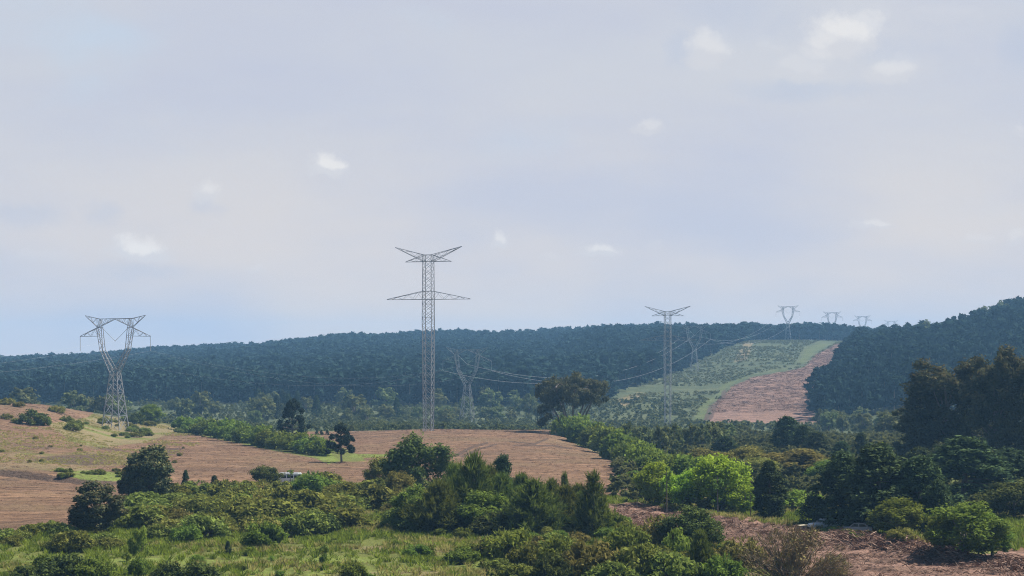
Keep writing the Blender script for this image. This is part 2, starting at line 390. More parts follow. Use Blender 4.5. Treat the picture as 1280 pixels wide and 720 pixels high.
soil = t.mix(t.math('MULTIPLY', t.smooth(t.noise(t.mapping(P, (.4, 1, 1), rot=(0, 0, R(-20))), .05, 5, .65), .52, .66), .6), soil, (.095, .060, .040, 1))
c = t.mix(edge(sa.outputs[0], mixn, .8), c, soil)
cutc = t.mix(t.smooth(n1, .35, .65), (.060, .036, .026, 1), (.185, .115, .082, 1))
row_ = t.noise(t.mapping(P, (.05, .6, 1), rot=(0, 0, R(-8))), 1.0, 4, .6)
cutc = t.mix(t.smooth(row_, .4, .62), cutc, (.24, .145, .108, 1))
cutc = t.mix(t.math('MULTIPLY', t.smooth(nf, .58, .7), .5), cutc, (.28, .22, .17, 1))
c = t.mix(edge(sb.outputs[0], t.math('ADD', t.math('MULTIPLY', n2, .6), t.math('MULTIPLY', n3, .4)), 1.2), c, cutc)
gr2 = t.mix(n2, (.11, .150, .026, 1), (.18, .210, .050, 1))
gr2 = t.mix(sb.outputs[2], gr2, t.mix(n2, (.080, .105, .030, 1), (.125, .145, .050, 1)))
c = t.mix(t.math('MULTIPLY', edge(sa.outputs[1], n1, 1.1), .8), c, gr2)
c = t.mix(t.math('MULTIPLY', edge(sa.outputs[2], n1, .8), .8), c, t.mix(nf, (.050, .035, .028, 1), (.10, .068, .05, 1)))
b = t.new('ShaderNodeBsdfPrincipled'); t.l.new(c, b.inputs['Base Color']); b.inputs['Roughness'].default_value = 1
b.inputs['Specular IOR Level'].default_value = .1
bp = t.new('ShaderNodeBump'); bp.inputs['Strength'].default_value = 1.0; bp.inputs['Distance'].default_value = .8
hgt = t.math('ADD', t.math('MULTIPLY', streak, 1.0), t.math('MULTIPLY', n1, .8)); t.l.new(hgt, bp.inputs['Height'])
t.l.new(bp.outputs[0], b.inputs['Normal'])
t.l.new(b.outputs[0], out.inputs[0])
ni, nj = ZG.shape
vid = np.arange(ni * nj).reshape(ni, nj)
fq = np.stack([vid[:-1, :-1], vid[1:, :-1], vid[1:, 1:], vid[:-1, 1:]], -1).reshape(-1, 4)
one = np.ones(XG.shape)
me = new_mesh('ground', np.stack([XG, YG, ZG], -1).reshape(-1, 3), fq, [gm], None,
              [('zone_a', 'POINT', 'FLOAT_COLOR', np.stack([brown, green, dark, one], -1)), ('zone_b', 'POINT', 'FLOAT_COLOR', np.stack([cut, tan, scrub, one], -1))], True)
tag(link('ground', me), kind='structure')

# ------------------------------------------------------------------ foliage materials
def leaf_mat(name, c0, c1, c2=None, transl=.3, hue=.025):
    m, t, out = material(name)
    a = t.new('ShaderNodeAttribute', attribute_name='tint')
    oi = t.new('ShaderNodeObjectInfo')
    c = t.mix(a.outputs['Fac'], (*c0, 1), (*c1, 1))
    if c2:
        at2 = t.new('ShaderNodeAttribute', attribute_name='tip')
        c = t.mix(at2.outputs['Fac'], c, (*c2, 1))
    h = t.new('ShaderNodeHueSaturation')
    t.put(h.inputs['Hue'], t.math('ADD', .5 - hue, t.math('MULTIPLY', oi.outputs['Random'], 2 * hue)))
    t.put(h.inputs['Value'], t.math('ADD', .82, t.math('MULTIPLY', oi.outputs['Random'], .36)))
    t.l.new(c, h.inputs['Color'])
    d = t.new('ShaderNodeBsdfDiffuse'); tr = t.new('ShaderNodeBsdfTranslucent'); mx = t.new('ShaderNodeMixShader')
    t.l.new(h.outputs[0], d.inputs[0]); t.l.new(h.outputs[0], tr.inputs[0]); mx.inputs[0].default_value = transl
    t.l.new(d.outputs[0], mx.inputs[1]); t.l.new(tr.outputs[0], mx.inputs[2]); t.l.new(mx.outputs[0], out.inputs[0])
    return m
M = {
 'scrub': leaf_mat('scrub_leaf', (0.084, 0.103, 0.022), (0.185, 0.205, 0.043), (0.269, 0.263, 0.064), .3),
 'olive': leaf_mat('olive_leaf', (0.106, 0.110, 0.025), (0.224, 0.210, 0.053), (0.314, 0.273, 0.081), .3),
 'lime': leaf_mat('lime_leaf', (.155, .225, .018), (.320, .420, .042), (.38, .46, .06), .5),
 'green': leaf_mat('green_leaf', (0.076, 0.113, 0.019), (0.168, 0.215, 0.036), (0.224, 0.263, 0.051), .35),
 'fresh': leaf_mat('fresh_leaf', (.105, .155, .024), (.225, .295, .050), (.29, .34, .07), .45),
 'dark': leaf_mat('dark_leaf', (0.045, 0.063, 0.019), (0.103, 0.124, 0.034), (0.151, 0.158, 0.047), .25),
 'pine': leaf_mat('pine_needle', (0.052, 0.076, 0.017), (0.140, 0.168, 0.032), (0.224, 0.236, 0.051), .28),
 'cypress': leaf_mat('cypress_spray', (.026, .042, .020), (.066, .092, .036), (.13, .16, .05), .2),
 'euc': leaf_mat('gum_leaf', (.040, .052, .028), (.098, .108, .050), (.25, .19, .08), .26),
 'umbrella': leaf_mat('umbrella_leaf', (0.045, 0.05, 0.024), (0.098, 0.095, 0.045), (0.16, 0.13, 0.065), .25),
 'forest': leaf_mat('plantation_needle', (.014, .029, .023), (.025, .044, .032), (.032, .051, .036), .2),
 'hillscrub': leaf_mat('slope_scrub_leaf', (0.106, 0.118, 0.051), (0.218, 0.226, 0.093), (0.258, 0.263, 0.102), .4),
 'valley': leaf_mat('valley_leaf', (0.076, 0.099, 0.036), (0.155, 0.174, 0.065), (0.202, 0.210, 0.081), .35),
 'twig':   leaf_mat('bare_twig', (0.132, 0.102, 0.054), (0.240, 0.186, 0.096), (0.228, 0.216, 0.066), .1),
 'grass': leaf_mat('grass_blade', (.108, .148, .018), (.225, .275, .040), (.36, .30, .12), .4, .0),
 'oldpine': leaf_mat('old_pine_needle', (.014, .022, .015), (.032, .044, .025), (.05, .06, .03), .12),
 'slash':  leaf_mat('dead_branch', (.06, .034, .026), (.24, .15, .110), (.38, .30, .23), .0, .0),
}
BARK = plain('bark', (.12, .095, .075), .95, 0, .4, 2.0)
BARKP = plain('pale_bark', (.30, .26, .21), .9, 0, .4, 1.5)

# ------------------------------------------------------------------ plant generators (numpy)
class Plant:
    def __init__(s, seed):
        s.r = np.random.default_rng(seed); s.V = []; s.N = 0; s.Fc = []; s.tint = []; s.tip = []
        s.tV = []; s.tF = []; s.tN = 0
    def quads(s, pos, nrm, size, aspect=1.5, tint=None, tip=None, along=None):
        """leaf cards: pos (n,3), nrm (n,3), size (n,), along = long axis if given"""
        n = len(pos); r = s.r
        nrm = nrm / (np.linalg.norm(nrm, axis=1, keepdims=True) + 1e-9)
        if along is None:
            along = r.normal(size=(n, 3))
        a = along - nrm * (along * nrm).sum(1, keepdims=True)
        a /= np.linalg.norm(a, axis=1, keepdims=True) + 1e-9
        b = np.cross(nrm, a)
        sz = (size * r.uniform(.6, 1.35, n))[:, None]
        la = a * sz * aspect * .5; lb = b * sz * .5
        k1 = r.uniform(.5, 1.0, (n, 1)); k2 = r.uniform(.3, 1.0, (n, 1))
        bend = nrm * sz * r.uniform(-.2, .2, (n, 1))
        v = np.stack([pos - la - lb * k2, pos + la * .2 - lb * k1 + bend, pos + la + lb * .3 * k2, pos - la * .2 + lb * k1 - bend], 1)
        s.V.append(v.reshape(-1, 3)); s.Fc.append(np.arange(n * 4).reshape(n, 4) + s.N); s.N += 4 * n
        s.tint.append(np.clip(tint if tint is not None else r.uniform(0, 1, n), 0, 1))
        s.tip.append(np.clip(tip if tip is not None else np.zeros(n), 0, 1))
    def clump(s, c, rad, n, size, flat=1.0, aspect=1.5, up=.5, shell=.55, tip=0.0, tcl=None):
        r = s.r
        d = r.normal(size=(n, 3)); d /= np.linalg.norm(d, axis=1, keepdims=True)
        q = r.uniform(shell, 1.0, n)[:, None] * np.where(r.random((n, 1)) < .12, 1.25, 1)
        pos = np.asarray(c) + d * q * rad * np.array([1, 1, flat])
        nrm = d * .7 + r.normal(size=(n, 3)) * .55 + np.array([0, 0, up])
        tb = r.uniform(.15, .85) if tcl is None else tcl
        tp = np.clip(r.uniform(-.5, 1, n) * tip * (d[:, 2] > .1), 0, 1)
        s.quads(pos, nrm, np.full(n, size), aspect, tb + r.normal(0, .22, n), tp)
    def needles(s, pos, dr, n, length, width, spread=.5, tb=.5, tip=0):
        r = s.r; k = len(pos)
        P_ = np.repeat(pos, n, 0); A = np.repeat(dr, n, 0)
        A = A / (np.linalg.norm(A, axis=1, keepdims=True) + 1e-9) + r.normal(size=(k * n, 3)) * spread
        A /= np.linalg.norm(A, axis=1, keepdims=True) + 1e-9
        nr = np.cross(A, r.normal(size=(k * n, 3)))
        s.quads(P_ + A * length * .45, nr, np.full(k * n, width), length / width, np.repeat(r.normal(tb, .2, k), n) + r.normal(0, .15, k * n), np.clip(r.uniform(-1, 1, k * n), 0, 1) * tip, along=A)
    def tube(s, pts, radii, sides=6):
        pts = np.asarray(pts, float); m = len(pts)
        d = np.gradient(pts, axis=0); d /= np.linalg.norm(d, axis=1, keepdims=True) + 1e-9
        ref = np.array([.31, .95, .05]); ref = np.where(np.abs(d @ ref)[:, None] > .93, np.array([1., 0, 0]), ref)
        a = np.cross(d, ref); a /= np.linalg.norm(a, axis=1, keepdims=True); b = np.cross(d, a)
        th = np.linspace(0, 2 * math.pi, sides, endpoint=False)
        v = pts[:, None] + np.asarray(radii)[:, None, None] * (a[:, None] * np.cos(th)[None, :, None] + b[:, None] * np.sin(th)[None, :, None])
        i = np.arange(m * sides).reshape(m, sides); j = np.roll(i, -1, 1)
        f = np.stack([i[:-1], j[:-1], j[1:], i[1:]], -1).reshape(-1, 4)
        s.tV.append(v.reshape(-1, 3)); s.tF.append(f + s.tN); s.tN += m * sides
    def limb(s, p, q, r0, r1, sag=.1, n=6):
        p, q = np.asarray(p, float), np.asarray(q, float); t_ = np.linspace(0, 1, n)[:, None]
        L_ = np.linalg.norm(q - p); bow = s.r.normal(size=3) * L_ * sag * .5 + np.array([0, 0, L_ * sag])
        s.tube(p + (q - p) * t_ + bow * np.sin(t_ * math.pi), r0 + (r1 - r0) * t_[:, 0], 5)
    def crown_arrays(s):
        return np.concatenate(s.V), np.concatenate(s.Fc), np.concatenate(s.tint), np.concatenate(s.tip)
    def finish(s, name, leaf, bark=None, single=False):
        """meshes normalised to height 1; returns (crown mesh, trunk mesh or None, width)"""
        V_, F_, ti, tp = s.crown_arrays()
        H = V_[:, 2].max(); wd = np.percentile(np.abs(V_[:, :2]), 97) * 2 / H
        lo = V_[:, 2].min()
        V_ = V_ / H
        at_ = lambda a, b: [('tint', 'FACE', 'FLOAT', a), ('tip', 'FACE', 'FLOAT', b)]
        if s.tN and single:
            tV = np.concatenate(s.tV) / H; tF = np.concatenate(s.tF)
            me = new_mesh(name, np.concatenate([V_, tV]), np.concatenate([F_, tF + len(V_)]), [M[leaf], bark or BARK],
                          np.concatenate([np.zeros(len(F_)), np.ones(len(tF))]), at_(np.concatenate([ti, np.zeros(len(tF))]), np.concatenate([tp, np.zeros(len(tF))])))
            return me, None, wd
        cm_ = new_mesh(name + '_crown', V_, F_, [M[leaf]], None, at_(ti, tp))
        tm = None
        if s.tN:
            tm = new_mesh(name + '_trunk', np.concatenate(s.tV) / H, np.concatenate(s.tF), [bark or BARK], None, None, True)
        return cm_, tm, wd

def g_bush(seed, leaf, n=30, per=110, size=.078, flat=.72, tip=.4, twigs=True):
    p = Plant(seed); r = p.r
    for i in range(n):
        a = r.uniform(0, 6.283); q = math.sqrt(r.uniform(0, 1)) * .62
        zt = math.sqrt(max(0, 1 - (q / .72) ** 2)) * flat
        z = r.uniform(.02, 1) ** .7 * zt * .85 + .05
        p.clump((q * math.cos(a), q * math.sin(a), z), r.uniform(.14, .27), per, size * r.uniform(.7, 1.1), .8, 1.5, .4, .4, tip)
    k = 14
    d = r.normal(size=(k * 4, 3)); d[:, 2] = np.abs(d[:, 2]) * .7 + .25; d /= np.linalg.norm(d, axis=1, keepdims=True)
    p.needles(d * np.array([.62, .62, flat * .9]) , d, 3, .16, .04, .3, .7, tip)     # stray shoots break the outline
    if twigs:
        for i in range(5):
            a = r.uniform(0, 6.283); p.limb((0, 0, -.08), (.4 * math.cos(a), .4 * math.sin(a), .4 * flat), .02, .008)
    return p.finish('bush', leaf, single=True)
def g_broad(seed, leaf, trunk=.25, n=40, per=230, size=.029, wide=.42, tip=.5, low=.12, bark=None):
    p = Plant(seed); r = p.r
    top = 1.0; cz = (low + top) / 2; hz = (top - low) / 2
    p.limb((0, 0, -.03), (r.normal() * .02, r.normal() * .02, trunk + .1), .028, .018, .02)
    lumps = [(r.normal() * .16, r.normal() * .16, cz + r.uniform(-.5, .6) * hz) for _ in range(4)]
    for i in range(n):
        d = r.normal(size=3); d /= np.linalg.norm(d); q = r.uniform(.55, 1.0)
        wz = 1 - .25 * max(0, d[2])
        c = np.array([d[0] * wide * q * wz, d[1] * wide * q * wz, cz + d[2] * hz * q * .86])
        rr = r.uniform(.09, .17) * (wide / .42)
        c[2] = max(c[2], low + rr * .5)
        p.clump(c, rr, per, size * r.uniform(.75, 1.15), .95, 1.5, .3, .25, tip)
        if i % 4 == 0:
            p.limb((0, 0, trunk * r.uniform(.6, 1.2)), c, .012, .004, .06)
    return p.finish('tree', leaf, bark)
def g_pine(seed, leaf='pine', R_=.36, whorls=16, per=8, base=.04, sharp=1.05, tip=.4, wn=.011, ln=.085):
    """young open pine, foliage to the ground, branch tips turned up"""
    p = Plant(seed); r = p.r
    p.limb((0, 0, -.03), (0, 0, .97), .022, .004, 0)
    for k in range(whorls):
        tt = (k + r.uniform(.2, .8)) / whorls; z0 = base + tt * (.93 - base)
        rad = R_ * (1 - tt) ** sharp * r.uniform(.75, 1.2) + .02
        for j in range(per):
            a = 6.283 * (j + r.uniform(-.35, .35)) / per + k * 1.3
            ln_ = rad * r.uniform(.65, 1.15); m = max(4, int(ln_ / .022))
            u_ = np.linspace(.25, 1, m)
            zz = z0 + ln_ * (.15 * u_ + .42 * u_ ** 2.2)
            pos = np.stack([np.cos(a) * ln_ * u_, np.sin(a) * ln_ * u_, zz], 1) + r.normal(size=(m, 3)) * .012
            dr = np.stack([np.cos(a) * np.ones(m) * .6, np.sin(a) * np.ones(m) * .6, .35 + .8 * u_], 1)
            p.needles(pos, dr, 9, ln, wn, .45, .45, tip * (r.random() < .6))
            p.needles(pos[-1:], np.array([[np.cos(a) * .2, np.sin(a) * .2, 1.]]), 6, ln * r.uniform(1.2, 2.3), wn, .18, .75, tip)
    p.needles(np.array([[0, 0, .9], [0, 0, .94], [0, 0, .86]]), np.array([[0, 0, 1.]] * 3), 12, .13, wn * .9, .15, .7, tip)
    return p.finish('pine', leaf)
def g_cypress(seed, leaf='cypress', R_=.40, n=130, per=150, tip=.35, base=.03, col=False):
    """dense layered conifer with flat drooping sprays"""
    p = Plant(seed); r = p.r
    p.limb((0, 0, -.03), (0, 0, .95), .03, .005, 0)
    for i in range(n):
        tt = r.uniform(0, 1) ** .9; z0 = base + tt * (.97 - base)
        prof = (1 - tt) ** (.75) if not col else min(1, (1 - tt) * 3.0) * (.8 + .2 * math.sin(tt * 3.1))
        rad = R_ * prof * r.uniform(.55, 1.1) + .015
        a = r.uniform(0, 6.283)
        c = (math.cos(a) * rad, math.sin(a) * rad, z0 - rad * .14)
        if col: c = (c[0], c[1], max(.05, c[2]))
        p.clump(c, r.uniform(.05, .105) * (1.1 if not col else .8), per, .022 if not col else .019, .78 if not col else .8, 2.0, .45, .2, tip)
        if i % 5 == 0: p.limb((0, 0, z0), c, .008, .003, .03)
    return p.finish('conifer', leaf)
def g_euc(seed, leaf='euc', wide=.20, n=95, per=230, tip=.6, low=.10, size=.015):
    p = Plant(seed); r = p.r
    p.limb((0, 0, -.03), (r.normal() * .02, r.normal() * .02, .6), .020, .010, .01)
    heads = [(0, 0, .79, .20, .16), (.02, .03, .70, .22, .14), (r.uniform(-.12, -.08), .05, .62, .16, .16), (r.uniform(.08, .13), -.05, .60, .17, .17), (0, .08, .42, .2, .17), (-.1, -.06, .33, .18, .16), (.1, 0, .28, .2, .15)]
    for i in range(n):
        x, y, z, rw, rh = heads[i % len(heads)]
        d = r.normal(size=3); d /= np.linalg.norm(d); q = r.uniform(.45, 1)
        c = np.array([x + d[0] * rw * q * wide / .2, y + d[1] * rw * q * wide / .2, z + d[2] * rh * q]); c[2] = min(max(c[2], low), .95)
        tz = (c[2] - low) / (1 - low)
        p.clump(c, r.uniform(.035, .08), per, size, .95, 2.2, .15, .2, tip * max(0, tz - .2))  # rusty leaf colour towards the top, raised to paint the crowns as lit
        if i % 5 == 0: p.limb((0, 0, min(.6, c[2] * r.uniform(.5, .8))), c, .007, .002, .04)
    return p.finish('gum', leaf, BARK)
def g_umbrella(seed):
    p = Plant(seed); r = p.r
    heads = []
    for i in range(7):
        a = 6.283 * i / 7 + r.uniform(-.3, .3); q = r.uniform(.15, .42)
        e = np.array([math.cos(a) * q * 1.35, math.sin(a) * q * 1.35, r.uniform(.62, .78)])
        p.limb((math.cos(a) * .03, math.sin(a) * .03, -.02), e, .020, .007, .05, 8); heads.append(e)
    for i in range(130):
        d = r.normal(size=3); d /= np.linalg.norm(d); q = r.uniform(.35, 1) ** .6
        c = np.array([d[0] * q * .60, d[1] * q * .60, .66 + d[2] * q * (.27 if d[2] > 0 else .16)])
        p.clump(c, r.uniform(.06, .11), 220, .021, .85, 1.6, .3, .25, .5 * (d[2] > .1))
        if i % 5 == 0: p.limb(heads[i % 7], c, .006, .002, .03)
    for i in range(9):      # lower hanging spray on the right
        p.clump((r.uniform(.42, .66), r.uniform(-.2, .2), r.uniform(.22, .5)), .07, 90, .032, .9, 1.6, .2, .3, .2)
    return p.finish('umbrella_tree', 'umbrella')
def g_pompom(seed, lean=.0):
    """old pine with bare stem and foliage in separate round tufts"""
    p = Plant(seed); r = p.r
    p.limb((0, 0, -.03), (lean, 0, .9), .030, .010, .01, 8)
    for i in range(52):
        tt = r.uniform(.22, 1); a = r.uniform(0, 6.283)
        rad = .34 * math.sin(min(1, (1.05 - tt) * 1.5) * 1.57) * r.uniform(.5, 1.1)
        c = np.array([math.cos(a) * rad + lean * tt, math.sin(a) * rad, tt * .92 + .04])
        p.limb((lean * tt, 0, tt * .84), c, .010, .004, .02)
        p.clump(c, r.uniform(.05, .085), 190, .024, .9, 2.0, .3, .2, .1)
    return p.finish('old_pine', 'oldpine')
def g_forest(seed, n=26, per=9, leaf='forest', size=.10, R_=.19, low=.18):
    p = Plant(seed); r = p.r
    p.limb((0, 0, -.02), (0, 0, .8), .012, .006, 0, 3)
    for i in range(n):
        tt = r.uniform(0, 1); z = low + tt * (.93 - low)
        rad = R_ * (1 - tt ** 2.2) ** .6 * r.uniform(.3, 1)
        a = r.uniform(0, 6.283)
        p.clump((math.cos(a) * rad, math.sin(a) * rad, z), .075, per, size * r.uniform(.7, 1.1), .8, 1.6, .55, .3, .4)
    return p
def g_twig(seed):
    p = Plant(seed); r = p.r
    for i in range(70):
        a = r.uniform(0, 6.283); e = r.uniform(.15, 1.45)
        d = np.array([math.cos(a) * math.cos(e), math.sin(a) * math.cos(e), math.sin(e) * .95])
        q = r.uniform(.65, .98); tip = d * q * np.array([.95, .95, 1.0])
        p.limb((d[0] * .05, d[1] * .05, -.05), tip, .010, .003, .06)
        u_ = r.uniform(.35, 1, 26)[:, None]
        pos = tip * u_ + r.normal(size=(26, 3)) * .05
        p.needles(pos, np.tile(d, (26, 1)) + np.array([0, 0, .4]), 3, .10, .011, .5, .5, 1.0 if r.random() < .4 else .15)
    for i in range(16):
        a = r.uniform(0, 6.283); e = r.uniform(.5, 1.5)
        p.clump((math.cos(a) * math.cos(e) * .75, math.sin(a) * math.cos(e) * .75, math.sin(e) * .8), .13, 30, .03, .8, 1.6, .4, .3, 1.0)
    return p.finish('twiggy_bush', 'twig', single=True)
def g_sapling(seed, leaf='green'):
    p = Plant(seed); r = p.r
    p.limb((0, 0, -.03), (r.normal() * .02, 0, .96), .014, .005, .01, 7)
    for i in range(13):
        tt = r.uniform(.35, 1); a = r.uniform(0, 6.283); rad = .10 * r.uniform(.3, 1)
        p.clump((math.cos(a) * rad, math.sin(a) * rad, tt * .95), .05, 26, .03, 1, 1.7, .2, .2, .3)
    return p.finish('sapling', leaf, BARK)

PROTO = {}
def proto(kind, fns): PROTO[kind] = fns
proto('scrub', [g_bush(100 + i, 'scrub') for i in range(4)])
proto('olive', [g_bush(110 + i, 'olive', tip=.6) for i in range(3)])
proto('lime_bush', [g_bush(120 + i, 'fresh', n=20, flat=.85) for i in range(3)])
proto('green_bush', [g_bush(130 + i, 'green', flat=.85) for i in range(3)])
proto('dark_bush', [g_bush(140 + i, 'dark', flat=.85, tip=.2) for i in range(3)])
proto('hedge', [g_bush(150 + i, 'green', n=34, per=110, flat=.95, tip=.3) for i in range(3)])
proto('broad_dark', [g_broad(200 + i, 'dark', low=.08, n=60) for i in range(3)])
proto('broad_green', [g_broad(210 + i, 'green', low=.06, n=48) for i in range(3)])
proto('broad_lime', [g_broad(220 + i, 'lime', low=.10, n=60, per=190, wide=.40, bark=BARKP) for i in range(3)])
proto('broad_olive', [g_broad(230 + i, 'olive', low=.05, n=44) for i in range(3)])
proto('broad_valley', [g_broad(240 + i, 'valley', low=.05, n=30, per=40, size=.075) for i in range(4)])
proto('pine', [g_pine(300 + i) for i in range(4)])
proto('pine_spire', [g_pine(310 + i, R_=.20, whorls=15, per=6) for i in range(2)])
proto('cypress', [g_cypress(320 + i) for i in range(3)])
proto('cypress_col', [g_cypress(330 + i, R_=.17, n=150, col=True) for i in range(2)])
proto('dark_conifer', [g_cypress(340 + i, R_=.32, n=110, per=110, tip=.1) for i in range(3)])
proto('euc', [g_euc(350 + i) for i in range(3)])
proto('gum_dense', [g_broad(365 + i, 'euc', low=.04, n=65, wide=.30, tip=.6) for i in range(3)])
proto('umbrella', [g_umbrella(360)])
proto('pompom', [g_pompom(370, .0), g_pompom(371, .05)])
proto('twig', [g_twig(380)])
proto('sapling', [g_sapling(390 + i) for i in range(2)])
proto('forest_pine', [g_forest(400 + i).finish('plantation_pine', 'forest', single=True) for i in range(5)])
NAMES = {'scrub': ('scrub_bush', 'bush'), 'olive': ('scrub_bush', 'bush'), 'lime_bush': ('leafy_bush', 'bush'), 'green_bush': ('leafy_bush', 'bush'),
         'dark_bush': ('leafy_bush', 'bush'), 'hedge': ('hedge_bush', 'bush'), 'broad_dark': ('broadleaf_tree', 'tree'), 'broad_green': ('broadleaf_tree', 'tree'),
         'broad_lime': ('broadleaf_tree', 'tree'), 'broad_olive': ('broadleaf_tree', 'tree'), 'broad_valley': ('valley_tree', 'tree'), 'pine': ('young_pine', 'tree'),
         'pine_spire': ('young_pine', 'tree'), 'cypress': ('cypress_tree', 'tree'), 'cypress_col': ('cypress_tree', 'tree'), 'dark_conifer': ('conifer_tree', 'tree'),
         'euc': ('gum_tree', 'tree'), 'umbrella': ('spreading_tree', 'tree'), 'gum_dense': ('gum_tree', 'tree'), 'pompom': ('old_pine', 'tree'), 'twig': ('twiggy_bush', 'bush'), 'sapling': ('slender_tree', 'tree'),
         'forest_pine': ('plantation_pine', 'tree')}
_cnt = {}
def plant(kind, px, D, H, label, group=None, wm=None, rz=None, sink=.02, var=None):
    """one plant standing at picture column px, D metres away, H metres tall, wm metres wide"""
    vs = PROTO[kind]; k = _cnt.get(kind, 0); _cnt[kind] = k + 1
    cm_, tm, wd = vs[(k if var is None else var) % len(vs)]
    loc = at(px, D); loc.z -= sink * H
    name, cat = NAMES[kind]
    sx = H if wm is None else wm / wd
    rz = random.uniform(0, 6.283) if rz is None else rz
    if tm is None:
        o = link(name, cm_)
    else:
        o = empty(name)
        link('crown', cm_, o); link('trunk', tm, o)
    o.location = loc; o.rotation_euler = (0, 0, rz); o.scale = (sx, sx, H)
    return tag(o, label, cat, group)
def pl(kind, x, ytop, ybase, wpx, label, group=None, D=None, **kw):
    D = hit(x, ybase) if D is None else D
    yb = float(row(np.array([x]), np.array([D]))[0])
    H = (yb - ytop) / F * D * 1.07
    return plant(kind, x, D, max(H, .5), label, group, wpx / F * D, **kw)

# ------------------------------------------------------------------ steel towers
STEEL = plain('galvanised_steel', (.22, .225, .235), .6, .2, .15, .8)
GLASS_INS = plain('insulator_glass', (.30, .32, .33), .4, 0, .1, 1)
class Bars:
    def __init__(s): s.V = []; s.F = []; s.n = 0
    def bar(s, a, b, w_):
        a, b = Vector(a), Vector(b); d = (b - a)
        if d.length < 1e-6: return
        d.normalize(); r_ = Vector((0, 0, 1)) if abs(d.z) < .9 else Vector((1, 0, 0))
        u = d.cross(r_).normalized() * w_ * .5; v = d.cross(u).normalized() * w_ * .5
        for p in (a, b):
            for s1, s2 in ((1, 1), (-1, 1), (-1, -1), (1, -1)): s.V.append(tuple(p + u * s1 + v * s2))
        n = s.n
        for i in range(4): s.F.append((n + i, n + (i + 1) % 4, n + 4 + (i + 1) % 4, n + 4 + i))
        s.F += [(n + 3, n + 2, n + 1, n), (n + 4, n + 5, n + 6, n + 7)]; s.n += 8
    def build(s, name, mat, parent): return link(name, new_mesh(name, s.V, s.F, [mat]), parent)
def lerp(a, b, t_): return tuple(a[i] + (b[i] - a[i]) * t_ for i in range(3))
def truss(B, p, q, n, wc, wb, first=0):
    """two chords p0-p1 and q0-q1 with zigzag lacing"""
    B.bar(p[0], p[1], wc); B.bar(q[0], q[1], wc)
    for i in range(n):
        a, b = (p, q) if (i + first) % 2 == 0 else (q, p)
        B.bar(lerp(*a, i / n), lerp(*b, (i + 1) / n), wb)
def body(B, lev, wl, wb):
    """square lattice body through levels (z, half width)"""
    for (z0, h0), (z1, h1) in zip(lev[:-1], lev[1:]):
        c0 = [(h0, h0, z0), (-h0, h0, z0), (-h0, -h0, z0), (h0, -h0, z0)]; c1 = [(h1, h1, z1), (-h1, h1, z1), (-h1, -h1, z1), (h1, -h1, z1)]
        for i in range(4):
            j = (i + 1) % 4
            B.bar(c0[i], c1[i], wl); B.bar(c0[i], c1[j], wb); B.bar(c0[j], c1[i], wb)
def hbar(B, z, h, w_):
    c = [(h, h, z), (-h, h, z), (-h, -h, z), (h, -h, z)]
    for i in range(4): B.bar(c[i], c[(i + 1) % 4], w_)
def insulator(parent, a, b, thick=.16):
    B = Bars(); a, b = Vector(a), Vector(b); B.bar(a, b, .06); n = 14
    for i in range(n): B.bar(a.lerp(b, (i + .3) / n), a.lerp(b, (i + .62) / n), thick * 2)
    return B.build('insulator', GLASS_INS, parent)
HANG = [(-12.3, 0, 24.5), (0, 0, 27.6), (12.3, 0, 24.5)]
_waist = {}
